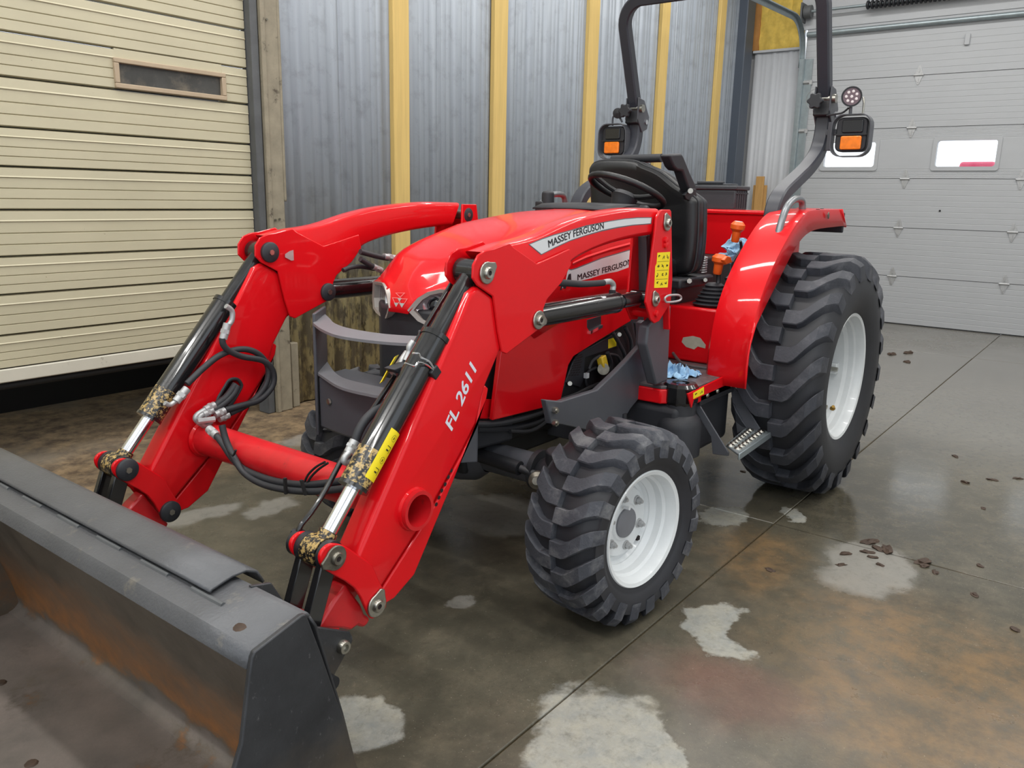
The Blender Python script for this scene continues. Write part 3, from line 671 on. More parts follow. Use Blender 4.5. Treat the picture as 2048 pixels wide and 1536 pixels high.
# instruction label on the mast
lab = [(-0.0764,1.17),(-0.1779,1.169),(-0.1762,1.035),(-0.0675,1.041),(-0.0658,1.12),(-0.0754,1.131)]
ml = MB().prism(lab, 0.5376, 0.5384).build('instruction_label', YEL, mast_n)
def label_marks(poly4, y, nx, ny, par, fill=0.5):
    """small dark pictogram strokes in a grid over a four-cornered label (tl, tr, br, bl)"""
    tl, tr, br, bl = [Vector(p) for p in poly4]; b = MB(); rnd = random.Random(5)
    def Q(u, v): return (tl*(1-u)+tr*u)*(1-v)+(bl*(1-u)+br*u)*v
    for j in range(ny):
        if j:
            p, q = Q(0.06, j/ny), Q(0.94, j/ny); b.prism([tuple(p), tuple(q), tuple(q+Vector((0, -0.0012))), tuple(p+Vector((0, -0.0012)))], y, y+0.0004)
        for i in range(nx):
            c = Q((i+0.5)/nx, (j+0.5)/ny); sx = (tr-tl).length/nx*0.32; sz = (bl-tl).length/ny*0.32
            for k in range(3):
                a = rnd.uniform(0, math.pi); d = Vector((math.cos(a)*sx, math.sin(a)*sz)); nrm = Vector((-d.y, d.x)).normalized()*0.0016
                o = c+Vector((rnd.uniform(-1, 1)*sx*0.5, rnd.uniform(-1, 1)*sz*0.5))
                b.prism([tuple(o-d*fill-nrm), tuple(o+d*fill-nrm), tuple(o+d*fill+nrm), tuple(o-d*fill+nrm)], y, y+0.0004)
    return b.build('pictograms', INK, par, kind='stuff')
label_marks([(-0.0764,1.17),(-0.1779,1.169),(-0.1762,1.035),(-0.0675,1.041)], 0.5384, 3, 4, mast_n)
# charcoal mast foot bolted to the frame
both(lambda: MB().prism([(-0.1124,0.8893),(-0.295,0.9531),(-0.3086,0.6409),(-0.2096,0.6392),(-0.1054,0.8166)], 0.455, 0.50), 'mast_foot', CHAR, (mast_n, mast_f), bevel=0.008)
wing = [(-0.2692,0.8849),(-0.2947,0.7789),(-0.3468,0.6017),(-0.1941,0.5297),(-0.1116,0.4735),(0.1151,0.5025),(0.3042,0.5664),(0.3772,0.5857),(0.4125,0.6791),(0.3193,0.6562),(0.0744,0.6547),(-0.0688,0.7056),(-0.155,0.7408),(-0.244,0.7815),(-0.241,0.8778)]
both(lambda: MB().prism(wing, 0.375, 0.40), 'side_bracket', CHAR, (mast_n, mast_f), bevel=0.004)
for u in [(0.3646,0.634),(0.362,0.5879)]:
    MB().cyl((u[0], 0.40, u[1]), (u[0], 0.415, u[1]), 0.012, n=6).cyl((u[0], 0.415, u[1]), (u[0], 0.42, u[1]), 0.007, n=10).build('bolt', ZINC, mast_n)
both(lambda: MB().box((-0.05, 0.27, 0.47), (0.18, 0.24, 0.10)), 'cross_mount', CHAR, (mast_n, mast_f), bevel=0.006)
# ---- cylinders ------------------------------------------------------------------
def P3(p, y): return Vector((p[0], y, p[1]))
def mk_cyl(p, q, y, segs, n=28):
    """segs: (t0, t1, radius)"""
    A, B = P3(p, y), P3(q, y); b = MB()
    for t0, t1, r in segs: b.cyl(A.lerp(B, t0), A.lerp(B, t1), r, n=n)
    return b
YC = 0.478
def eye(p, y, r, wd): return MB().cyl((p[0], y-wd/2, p[1]), (p[0], y+wd/2, p[1]), r, n=24)
bc = both(lambda: mk_cyl(PK, PL, YC, [(0.265, 0.675, 0.039)]), 'bucket_cylinder', BLACK, (T, T))
both(lambda: mk_cyl(PK, PL, YC, [(0.675, 0.792, 0.0395)]), 'muddy_barrel_end', SPKLE, bc)
both(lambda: mk_cyl(PK, PL, YC, [(0.255, 0.272, 0.042)]), 'collar', BLACK, bc)
both(lambda: mk_cyl(PK, PL, YC, [(0.788, 0.80, 0.041)]), 'collar', BLACK, bc)
both(lambda: mk_cyl(PK, PL, YC, [(0.03, 0.26, 0.0255)]).join(eye(PK, YC, 0.036, 0.075)), 'tube_extension', BLACK, bc)
both(lambda: mk_cyl(PK, PL, YC, [(0.79, 0.95, 0.0195)]), 'rod', CHROME, bc)
both(lambda: mk_cyl(PK, PL, YC, [(0.94, 0.985, 0.024)]).join(eye(PL, YC, 0.038, 0.055)), 'rod_eye', SPKLE, bc)
for ya, yb in ((0.43, 0.448), (0.51, 0.5275)): both(lambda: MB().cyl((PL[0], ya, PL[1]), (PL[0], yb, PL[1]), 0.037, n=24), 'spacer', BLK, bc)
lc = both(lambda: mk_cyl(PB, PR, YC, [(0.035, 0.735, 0.0375)]), 'lift_cylinder', BLACK, (T, T))
both(lambda: mk_cyl(PB, PR, YC, [(0.725, 0.745, 0.0385)]), 'collar', BLACK, lc)
both(lambda: mk_cyl(PB, PR, YC, [(0.0, 0.05, 0.036)]).join(eye(PB, YC, 0.03, 0.075)), 'barrel_eye', BLACK, lc)
both(lambda: mk_cyl(PB, PR, YC, [(0.74, 0.80, 0.019)]), 'rod', CHROME, lc)
both(lambda: mk_cyl(PB, PR, YC, [(0.795, 0.975, 0.026)]).join(eye(PR, YC, 0.03, 0.07)), 'rod_eye', BLACK, lc)
# ---- bucket links and quick-attach carrier ----------------------------------------
def mk_link(y):
    a = P3(PL, y); b = Vector((1.548, y, 0.315)); d = (b-a).normalized(); s = Vector((d.z, 0, -d.x))*0.024
    L = MB().add([a+s-Vector((0, 0.011, 0)), a-s-Vector((0, 0.011, 0)), b-s-Vector((0, 0.011, 0)), b+s-Vector((0, 0.011, 0)), a+s+Vector((0, 0.011, 0)), a-s+Vector((0, 0.011, 0)), b-s+Vector((0, 0.011, 0)), b+s+Vector((0, 0.011, 0))],
                 [(0, 1, 2, 3), (7, 6, 5, 4), (0, 4, 5, 1), (1, 5, 6, 2), (2, 6, 7, 3), (3, 7, 4, 0)])
    return L.cyl((a.x, y-0.011, a.z), (a.x, y+0.011, a.z), 0.036, n=24).cyl((b.x, y-0.011, b.z), (b.x, y+0.011, b.z), 0.03, n=24)
for y in (0.4405, 0.517): both(lambda: mk_link(y), 'bucket_link', BLACK, (T, T), bevel=0.003)
car = [(1.408,0.4077),(1.392,0.3818),(1.362,0.3344),(1.349,0.3),(1.33,0.2812),(1.341,0.2664),(1.357,0.2655),(1.374,0.2797),(1.398,0.2756),(1.425,0.2929),(1.504,0.3277),(1.496,0.3355),(1.449,0.3796)]
cr = both(lambda: MB().prism(car, 0.452, 0.505), 'bucket_carrier', REDM, (T, T), bevel=0.008)
both(lambda: MB().box((1.50, 0.478, 0.30), (0.12, 0.05, 0.10), (0, R(-35), 0)), 'carrier_foot', RED, cr, bevel=0.006)
# ---- bucket ------------------------------------------------------------------------
def bucket_material(name, inner):
    m = bpy.data.materials.new(name); m.use_nodes = True; nt = m.node_tree; N = nt.nodes; L = nt.links; b = N['Principled BSDF']
    tc = N.new('ShaderNodeTexCoord'); sx = N.new('ShaderNodeSeparateXYZ'); L.new(tc.outputs['Object'], sx.inputs[0])
    def noise(sc, st=(1, 1, 1), det=8, ro=0.7):
        mp = N.new('ShaderNodeMapping'); mp.inputs['Scale'].default_value = st; L.new(tc.outputs['Object'], mp.inputs['Vector'])
        n = N.new('ShaderNodeTexNoise'); n.inputs['Scale'].default_value = sc; n.inputs['Detail'].default_value = det; n.inputs['Roughness'].default_value = ro; L.new(mp.outputs[0], n.inputs['Vector']); return n.outputs['Fac']
    def rng(v, a, c, lo=0.0, hi=1.0):
        n = N.new('ShaderNodeMapRange'); L.new(v, n.inputs[0]); n.inputs[1].default_value = a; n.inputs[2].default_value = c; n.inputs[3].default_value = lo; n.inputs[4].default_value = hi; return n.outputs[0]
    def mth(op, a, c):
        n = N.new('ShaderNodeMath'); n.operation = op
        for i, v in enumerate((a, c)):
            if isinstance(v, float): n.inputs[i].default_value = v
            else: L.new(v, n.inputs[i])
        return n.outputs[0]
    def mix(f, a, c):
        n = N.new('ShaderNodeMix'); n.data_type = 'RGBA'; L.new(f, n.inputs[0])
        for i, v in ((6, a), (7, c)):
            if isinstance(v, tuple): n.inputs[i].default_value = (*lin(v), 1)
            else: L.new(v, n.inputs[i])
        return n.outputs[2]
    z = sx.outputs['Z']
    if inner:
        col = mix(rng(noise(4), 0.35, 0.65), (78, 71, 64), (112, 103, 92))
        col = mix(mth('MULTIPLY', rng(noise(40), 0.5, 0.75), 0.5), col, (112, 106, 98))
        zz = mth('ADD', z, rng(noise(3, (1, 1, 2)), 0.3, 0.7, -0.07, 0.07))
        rust = mth('MULTIPLY', rng(zz, 0.04, 0.08), rng(zz, 0.34, 0.12))
        col = mix(mth('MULTIPLY', rust, rng(noise(5), 0.3, 0.5, 0.5, 1.0)), col, mix(rng(noise(18), 0.35, 0.65), (160, 106, 58), (124, 90, 62)))
        fl = rng(zz, 0.05, 0.025)
        col = mix(mth('MULTIPLY', fl, 0.85), col, mix(rng(noise(2.5), 0.35, 0.65), (92, 88, 84), (128, 118, 112)))
        b.inputs['Roughness'].default_value = 0.42
    else:
        col = mix(rng(noise(5), 0.35, 0.65), (40, 41, 44), (58, 59, 62))
        col = mix(mth('MULTIPLY', rng(noise(85, (1, 1, 0.5)), 0.62, 0.72), 0.5), col, (130, 130, 130))
        zz = mth('ADD', z, rng(noise(4), 0.3, 0.7, -0.06, 0.06))
        col = mix(mth('MULTIPLY', rng(zz, 0.30, 0.14), 0.55), col, (104, 92, 76))
        col = mix(mth('MULTIPLY', rng(zz, 0.20, 0.08), rng(noise(6), 0.45, 0.65, 0.0, 0.6)), col, (124, 84, 52))
        b.inputs['Roughness'].default_value = 0.4
    L.new(col, b.inputs['Base Color']); b.inputs['Metallic'].default_value = 0.25
    n3 = noise(120); bp = N.new('ShaderNodeBump'); bp.inputs['Strength'].default_value = 0.15; bp.inputs['Distance'].default_value = 0.004; L.new(n3, bp.inputs['Height']); L.new(bp.outputs[0], b.inputs['Normal'])
    return m
BIN = bucket_material('worn_bucket_steel', True); BOUT = bucket_material('black_bucket_paint', False)
BTOP = mat('bucket_top_paint', (84, 85, 88), 0.45, 0.2, var=0.12, vscale=6, dirt=(122, 116, 106), dlo=0.6, dhi=0.75, dscale=10, bump=0.15, bscale=140)
YBK = 0.775
prof_in = [(2.26, 0.012), (1.78, 0.012), (1.725, 0.016), (1.70, 0.03), (1.695, 0.055), (1.72, 0.16), (1.79, 0.36), (1.852, 0.515)]
lip = [(1.852, 0.515), (1.870, 0.510), (1.862, 0.534), (1.76, 0.558), (1.735, 0.556)]
prof_out = [(1.735, 0.556), (1.72, 0.53), (1.66, 0.30), (1.605, 0.05), (1.615, 0.012), (1.65, 0.002), (2.26, 0.002)]
def sheet(prof, ya, yb): return MB().grid([[(x, y, z) for x, z in prof] for y in [ya+(yb-ya)*i/8 for i in range(9)]])
bk = sheet(sm2(prof_in, 3), -YBK, YBK).build('bucket', BIN, T, ang=30)
sheet([lip[0], lip[1], (1.878, 0.515), (1.870, 0.534), (1.862, 0.543), (1.76, 0.565), (1.74, 0.563), (1.735, 0.556)], -YBK, YBK).build('top_lip', BTOP, bk, ang=30, solid=0.008)
sheet(prof_out, -YBK, YBK).build('bucket_back', BOUT, bk, ang=30, solid=0.006)
side = [(1.75, 0.572), (1.76, 0.574), (1.868, 0.546), (1.874, 0.536), (1.882, 0.50), (1.905, 0.375), (1.95, 0.27), (2.05, 0.14), (2.20, 0.06), (2.26, 0.03), (2.26, 0.0), (1.605, 0.0), (1.60, 0.03), (1.66, 0.28), (1.72, 0.48)]
MB().prism(side, YBK, YBK+0.012).build('side_plate', BOUT, bk, bevel=0.003)
MB().prism(side, -YBK-0.012, -YBK).build('side_plate', BOUT, bk, bevel=0.003)
MB().box((2.25, 0, 0.016), (0.10, 2*YBK, 0.016)).build('cutting_edge', STEEL, bk, bevel=0.004)
ws = [(1.812, 0.566), (1.808, 0.571), (1.76, 0.582), (1.725, 0.582), (1.70, 0.570), (1.685, 0.54)]
MB().grid([[(x, y, z) for x, z in ws] for y in [-0.74+1.30*i/6 for i in range(7)]]).build('wear_strip', BTOP, bk, solid=0.006, ang=40)
for y in [-0.70+0.2*i for i in range(7)]:
    MB().tube([(1.815, y, 0.556), (1.815, y+0.11, 0.556)], 0.006, 8, 0).build('weld_bead', DTRK, bk)
# rear mounting ears with bolts
ear = [(1.587,0.3952),(1.449,0.3172),(1.44,0.2969),(1.442,0.2855),(1.509,0.2145),(1.523,0.2054),(1.545,0.2168)]
bolt1 = [(1.475,0.29)]
for y in (0.555, 0.40):
    both(lambda: MB().prism(ear+[(1.66, 0.26), (1.70, 0.42)], y-0.006, y+0.006), 'mounting_ear', BOUT, (bk, bk), bevel=0.003)
for p in bolt1:
    MB().lathe((p[0], 0.561, p[1]), (0, 1, 0), [(0.0, 0.006), (0.008, 0.006), (0.009, 0.014), (0.015, 0.014), (0.018, 0.008), (0.018, 0)], 20).build('ear_bolt', ZINC, bk)
for p in [(1.527,0.2262)]:
    MB().cyl((p[0], 0.545, p[1]), (p[0], 0.59, p[1]), 0.017, n=16).build('lower_pin', BLK, bk)
hk = [(1.582,0.3773),(1.567,0.3688),(1.555,0.3518),(1.543,0.3347),(1.551,0.323),(1.568,0.3212),(1.572,0.3388),(1.568,0.349),(1.576,0.3556)]
MB().prism(hk, 0.5615, 0.569).build('lock_hook', ZINCP, bk, bevel=0.002)
MB().prism([(1.75, 0.572), (1.70, 0.56), (1.58, 0.34), (1.60, 0.30), (1.68, 0.40)], 0.60, 0.61).build('gusset', BOUT, bk, bevel=0.002)
MB().prism([(1.75, 0.572), (1.70, 0.56), (1.58, 0.34), (1.60, 0.30), (1.68, 0.40)], -0.61, -0.60).build('gusset', BOUT, bk, bevel=0.002)
for i, (u, v, r) in enumerate(((560, 1268, 0.02), (117, 1277, 0.0), (60, 1352, 0.0))):
    if r:
        p = [(1.856,0.7571,0.566)][0]
        MB().lathe((1.835, 0.70, 0.550), (0.1, 0, 1), [(0.0, 0.004), (0.014, 0.003), (0.018, 0.0)], 12).build('mud_splat', CLOD, bk)
for x, y in ((1.90, -0.38), (1.99, 0.03)):
    MB().lathe((x, y, 0.012), (0, 0, 1), [(0.016, 0), (0.012, 0.004), (0, 0.005)], 9).build('mud_splat', CLOD, bk)

# ================================================================== hood and front
HE = [(0.718, 0.04, 0.984), (0.709, 0.056, 1.007), (0.70, 0.07, 1.026), (0.683, 0.097, 1.046), (0.661, 0.133, 1.057), (0.62, 0.20, 1.052), (0.572, 0.278, 1.045)]      # upper edge of the headlight, near side
zc_t = [(-0.47, 1.318), (-0.1, 1.303), (0.2, 1.268), (0.4, 1.216), (0.55, 1.160), (0.62, 1.120), (0.67, 1.075), (0.70, 1.03), (0.722, 0.972)]
colsY = [(0.0, 0.0), (0.045, -0.001), (0.09, -0.003), (0.14, -0.008), (0.185, -0.016), (0.225, -0.030), (0.255, -0.052), (0.274, -0.085), (0.284, -0.125), (0.289, -0.18), (0.291, -0.25), (0.291, -0.36)]
def hood_col(y, dz):
    pts = []
    if abs(dz) > 0.10: xe = lerp_tab([(0.125, 0.563), (0.18, 0.552), (0.25, 0.45), (0.36, 0.34)], abs(dz)); ze = None
    elif y <= 0.05: xe, ze = 0.722, 0.972
    else:
        ys = [p[1] for p in HE]; xe = 0.715-(y-0.045)*0.617
        ze = lerp_tab([(p[1], p[2]) for p in HE], y)
    n = 22
    for i in range(n+1):
        t = i/n; t = 1-(1-t)**1.4; x = -0.47+(xe+0.47)*t
        z = lerp_tab(zc_t, x)+dz
        # soften the table
        z = sum(lerp_tab(zc_t, x+d) for d in (-0.03, -0.015, 0, 0.015, 0.03))/5+dz if x < 0.60 else z
        if ze is not None and y > 0.05:
            s = max(0.0, (x-(xe-0.12))/0.12); z = z+(ze-z)*s**1.6
        pts.append((x, y, z))
    return pts
near_cols = [hood_col(y, d) for y, d in colsY]
rows = [[(x, -y, z) for x, y, z in c] for c in reversed(near_cols[1:])]+near_cols
hood = MB().grid(rows).build('hood', RED, T, ang=40, solid=0.004)
# engine side panels
spn = [(0.5253,0.8723),(0.5671,0.6172),(0.1593,0.597),(0.1109,0.7408),(0.0784,0.769),(-0.0373,0.7945),(-0.3544,0.8595),(-0.3354,1.033),(0.3688,0.9933)]
def mk_sp(): return MB().prism(spn, 0.272, 0.290)
sp_n = mk_sp().build('side_panel', RED, T, bevel=0.004); sp_f = MB().prism([(min(x, 0.40), z) for x, z in spn], -0.290, -0.272).build('side_panel', RED, T)
MB().prism([(0.9327,0.748),(0.8217,0.7481),(0.4911,0.6699),(0.4891,0.6009),(0.9116,0.6885),(0.931,0.7083)], 0.252, 0.262).build('front_cowl', RED, sp_n, bevel=0.004)
# a raised crease and the silver name plate on the near hood side
np_ = [(0.1425,1.104),(0.1214,1.099),(0.0849,1.103),(-0.0899,1.132),(-0.313,1.156),(-0.3204,1.089),(-0.2146,1.075),(-0.0728,1.064),(0.0602,1.056),(0.1018,1.043),(0.1165,1.026),(0.2129,1.016),(0.2808,1.003),(0.2621,1.015),(0.1939,1.032),(0.1551,1.061)]
MB().prism(np_, 0.2915, 0.2925).build('name_plate', DECAL, hood)
MB().prism([(0.1479,1.109),(0.1217,1.103),(0.0852,1.107),(-0.0896,1.136),(-0.3189,1.161),(-0.3194,1.157),(-0.09,1.131),(0.0849,1.102),(0.1214,1.098),(0.1435,1.104)], 0.2914, 0.2922).build('plate_edge', DEDGE, hood)
text_mb('MASSEY FERGUSON', 0.031, [(0.0765,1.06),(-0.072,1.073),(-0.2135,1.086),(-0.3255,1.102)], 0.2932, bold=0.0, squeeze=None, fat=0.0009).build('lettering', TXT, hood)
mm = [(0.1919,1.032),(0.1804,1.06),(0.1673,1.06),(0.1582,1.047),(0.1382,1.086),(0.1238,1.088),(0.1187,1.058),(0.1306,1.051),(0.1368,1.065),(0.1554,1.034),(0.1657,1.035),(0.1765,1.045),(0.1817,1.032)]
MB().prism(mm, 0.2928, 0.2934).build('model_letter', TXT, hood)
MB().grid([[(0.1108,0.2915,1.129),(0.0214,0.2915,1.149),(-0.1473,0.2915,1.172),(-0.3058,0.2915,1.188)], [(0.1188,0.297,1.124),(0.0296,0.297,1.142),(-0.1388,0.297,1.165),(-0.2969,0.297,1.181)], [(0.11,0.2915,1.118),(0.0203,0.2915,1.135),(-0.1488,0.2915,1.156),(-0.3077,0.2915,1.171)]]).build('hood_crease', RED, hood)
vn = [(-0.0052,0.9012),(-0.1077,0.9083),(-0.111,0.87),(-0.0934,0.8559),(-0.0309,0.8513),(-0.0075,0.8717)]
MB().prism(vn, 0.287, 0.2915).build('side_vent', PLAS, sp_n, bevel=0.002)
MB().bar([(-0.0249,0.294,0.8502),(-0.1127,0.294,0.8659)], (0.0, 0.004, 0), (0, 0, 0.006)).build('vent_lip', CHROME, sp_n)
# dark scoop at the rear of the hood, in front of the dashboard
MB().grid([[(-0.30, y, lerp_tab(zc_t, -0.30)+0.004-0.10*y*y) for y in (-0.2, -0.1, 0, 0.1, 0.2)], [(-0.40, y, 1.335-0.1*y*y) for y in (-0.22, -0.11, 0, 0.11, 0.22)], [(-0.50, y, 1.338-0.1*y*y) for y in (-0.22, -0.11, 0, 0.11, 0.22)]]).build('hood_rear_scoop', PLAS, T, solid=0.006)
# headlights
HN = Vector((0.235, 0.145, 0)).normalized()
bz = [(0.718, 0.04, 0.984), (0.709, 0.056, 1.007), (0.70, 0.07, 1.026), (0.683, 0.097, 1.046), (0.661, 0.133, 1.057), (0.62, 0.20, 1.052), (0.575, 0.272, 1.045), (0.566, 0.287, 0.985), (0.572, 0.277, 0.945), (0.60, 0.232, 0.936), (0.63, 0.184, 0.934), (0.66, 0.136, 0.935), (0.688, 0.088, 0.939), (0.70, 0.07, 0.949)]
def mk_head():
    P = [Vector(p) for p in bz]; c = sum(P, Vector())/len(P); I = [c+(p-c)*0.84+HN*0.004 for p in P]; Bk = [c+(p-c)*0.80-HN*0.035 for p in P]; O = [p+HN*0.006 for p in P]; Ob = [p-HN*0.03 for p in P]
    n = len(P); ring = MB().add(Ob+O+I+Bk, [(k*n+i, k*n+(i+1) % n, (k+1)*n+(i+1) % n, (k+1)*n+i) for k in range(3) for i in range(n)])
    bowl = MB().add([c+(p-c)*0.83-HN*0.015 for p in P]+[c+(p-c)*0.45-HN*0.045 for p in P], [(i, (i+1) % n, n+(i+1) % n, n+i) for i in range(n)]+[tuple(range(n, 2*n))])
    return ring, bowl, c
ring, bowl, hc = mk_head()
pc = Vector((0.673, 0.113, 1.0))
ax = (HN+Vector((0.5, 0, 0))).normalized()
proj = MB().lathe(pc-HN*0.03, ax, [(0.034, 0.0), (0.039, 0.014), (0.036, 0.018), (0.031, 0.014), (0.026, 0.002)], 28)
plens = MB().lathe(pc-HN*0.03, ax, [(0.028, 0.000), (0.022, 0.008), (0.012, 0.012), (0.0, 0.013)], 24)
flute = MB(); hd = Vector((-0.145, 0.235, 0)).normalized()
for i in range(7):
    q = pc+hd*(0.062+0.018*i)-HN*0.022; flute.bar([q+Vector((0, 0, -0.058)), q+Vector((0, 0, 0.066))], hd*0.0065, HN*0.006)
for fn in (lambda b: b, lambda b: b.mir(0)):
    h = fn(ring).build('headlight', BEZEL, T, ang=30)
    fn(bowl).build('reflector', LAMPC, h, flatshade=True); fn(proj).build('projector_ring', LAMPC, h); fn(plens).build('projector_lens', LENS, h); fn(flute).build('fluted_lens', mat('flute_chrome', (200, 200, 202), 0.2, 0.9), h)
# maker's triangles on the nose
em = MB(); emo = MB()
def tri(b, p, inset=None):
    q = [Vector(v) for v in p]; nn = Vector((0.945, 0, 0.326)).normalized()
    if inset is None: b.add([v+nn*0.001 for v in q], [(0, 1, 2)])
    else:
        c = sum(q, Vector())/3; i = [c+(v-c)*inset for v in q]; b.add([v+nn*0.001 for v in q+i], [(k, (k+1) % 3, 3+(k+1) % 3, 3+k) for k in range(3)])
tri(emo, [(0.702,-0.0333,1.034),(0.7006,0.013,1.038),(0.7068,-0.0047,1.02)], 0.72)
tri(emo, [(0.7078,-0.0431,1.018),(0.7071,0.004,1.02),(0.7176,-0.0129,0.9891)], 0.78); tri(emo, [(0.7079,-0.0138,1.017),(0.7071,0.0309,1.02),(0.7175,0.0141,0.9894)], 0.78)
tri(em, [(0.7083,-0.0168,1.018),(0.708,0.0022,1.018),(0.7116,-0.0041,1.008)]); tri(em, [(0.7135,-0.0278,1.002),(0.7132,-0.008,1.003),(0.7181,-0.0138,0.9891)]); tri(em, [(0.7133,-0.0035,1.003),(0.7129,0.0204,1.004),(0.718,0.0133,0.9893)])
emo.build('emblem', mat('emblem_outline', (226, 120, 120), 0.4), hood); em.build('emblem_fill', ZINCP, hood)
# grille block under the nose
MB().prism([(0.40, -0.255), (0.60, -0.225), (0.685, -0.12), (0.695, 0), (0.685, 0.12), (0.60, 0.225), (0.40, 0.255)], 0.50, 0.985, 'z').build('grille', PLAS, T, bevel=0.012, seg=3)
MB().box((0.02, 0, 0.86), (0.90, 0.50, 0.50)).build('engine', DARK, T, bevel=0.02)
MB().box((0.1, 0, 0.56), (0.85, 0.36, 0.20)).cyl((0.05, 0.1, 0.45), (0.05, 0.1, 0.55), 0.08, n=18).build('oil_pan', DARK, T, bevel=0.02)
# dark service panel between hood and mast with perforations, label and wiring
svp = [(0.0846,0.7141),(0.035,0.756),(-0.0787,0.7863),(-0.3026,0.8248),(-0.3326,0.7355),(-0.2164,0.667),(-0.1965,0.7541),(0.0336,0.736),(0.0229,0.5835),(0.0942,0.5969),(0.1214,0.592)]
MB().prism([(0.1353,0.5738),(0.0585,0.7191),(-0.0805,0.7894),(-0.4026,0.8557),(-0.4728,0.7379),(-0.332,0.6371),(-0.1361,0.5738)], 0.240, 0.262).build('service_panel', DARK, T, bevel=0.003)
svo = MB().prism([(0.0483,0.7441),(0.0007,0.773),(-0.0825,0.7858),(-0.2947,0.8215),(-0.3096,0.7558),(-0.0376,0.7456),(-0.0336,0.655),(-0.01,0.6284),(0.0987,0.6672)], 0.262, 0.270).build('shroud', PLAS, T, bevel=0.003)
pf = MB()
s0 = [(0.0333,0.7621),(0.0807,0.6884),(-0.0164,0.7671),(-0.0015,0.677)]
a, b_, c, d = [Vector(p) for p in s0]
for i in range(9):
    for j in range(4):
        q = (a.lerp(b_, (i+0.5)/9)).lerp(c.lerp(d, (i+0.5)/9), (j+0.3+0.4*(i % 2))/4); pf.prism([(q.x-0.0065, q.y-0.0025), (q.x+0.0065, q.y-0.0025), (q.x+0.0065, q.y+0.0025), (q.x-0.0065, q.y+0.0025)], 0.2700, 0.2708)
pf.build('perforations', HB, svo, kind='stuff')
MB().prism([(-0.207,0.7969),(-0.2669,0.7999),(-0.2748,0.7608),(-0.2105,0.7589)], 0.270, 0.2712).build('warning_label', YEL, svo)
for u, v in ((1239, 669), (1140, 767)):
    pass
MB().cyl([(-0.2934,0.272,0.8073)][0], [(-0.2794,0.28,0.8099)][0], 0.009, n=10).cyl([(0.0695,0.272,0.6589)][0], [(0.0818,0.28,0.6622)][0], 0.009, n=10).build('panel_screw', ZINC, svo)
MB().cyl([(-0.1808,0.27,0.6729)][0], [(-0.1133,0.31,0.6934)][0], 0.024, n=16).build('fuel_pump', STEEL, T)
MB().box([(-0.128,0.295,0.7178)][0], (0.035, 0.03, 0.05), (0.2, 0.2, 0)).build('yellow_connector', mat('connector_yellow', (214, 178, 44), 0.5), T, bevel=0.005)
MB().box([(-0.0353,0.28,0.6748)][0], (0.018, 0.015, 0.02)).build('wire_clip', DECAL, T)
for k, pts in enumerate(([(-0.2128,0.285,0.8269),(-0.2794,0.285,0.7662),(-0.3272,0.285,0.7063),(-0.2915,0.285,0.647),(-0.1914,0.285,0.6313),(-0.0575,0.285,0.6229),(0.0508,0.285,0.6117),(0.1543,0.285,0.611)], [(-0.3224,0.28,0.8345),(-0.3797,0.28,0.7741),(-0.387,0.28,0.7079),(-0.3494,0.28,0.6589),(-0.2682,0.28,0.6349)], [(-0.1722,0.29,0.75),(-0.2042,0.29,0.7037),(-0.2001,0.29,0.6623),(-0.2425,0.29,0.6406),(-0.324,0.29,0.6534),(-0.3543,0.29,0.6879)], [(-0.1128,0.275,0.6946),(-0.0498,0.275,0.6839),(-0.0418,0.275,0.6445),(-0.0745,0.275,0.6079)], [(-0.3971,0.285,0.8481),(-0.426,0.285,0.747),(-0.3791,0.285,0.6988)], [(-0.1231,0.285,0.7418),(-0.0675,0.285,0.7294),(-0.0438,0.285,0.7006)], [(-0.1778,0.28,0.7416),(-0.2721,0.28,0.7199),(-0.3096,0.28,0.6758)])):
    MB().tube(pts, 0.0085 if k < 3 else 0.006, 8).build('wiring_hose', HOSE, T)
for k, pts in enumerate(([(0.6315,0.27,0.6149),(0.5014,0.27,0.5909),(0.3247,0.27,0.5801),(0.181,0.27,0.5842),(0.1144,0.27,0.597)], [(0.5993,0.25,0.5866),(0.4465,0.25,0.5552),(0.2642,0.25,0.5389),(0.1339,0.25,0.5574)], [(0.43,0.26,0.5442),(0.3083,0.26,0.5175),(0.2132,0.26,0.53),(0.1559,0.26,0.5715)])):
    MB().tube(pts, 0.011 if k < 2 else 0.007, 8).build('under_hood_hose', HOSE, T)
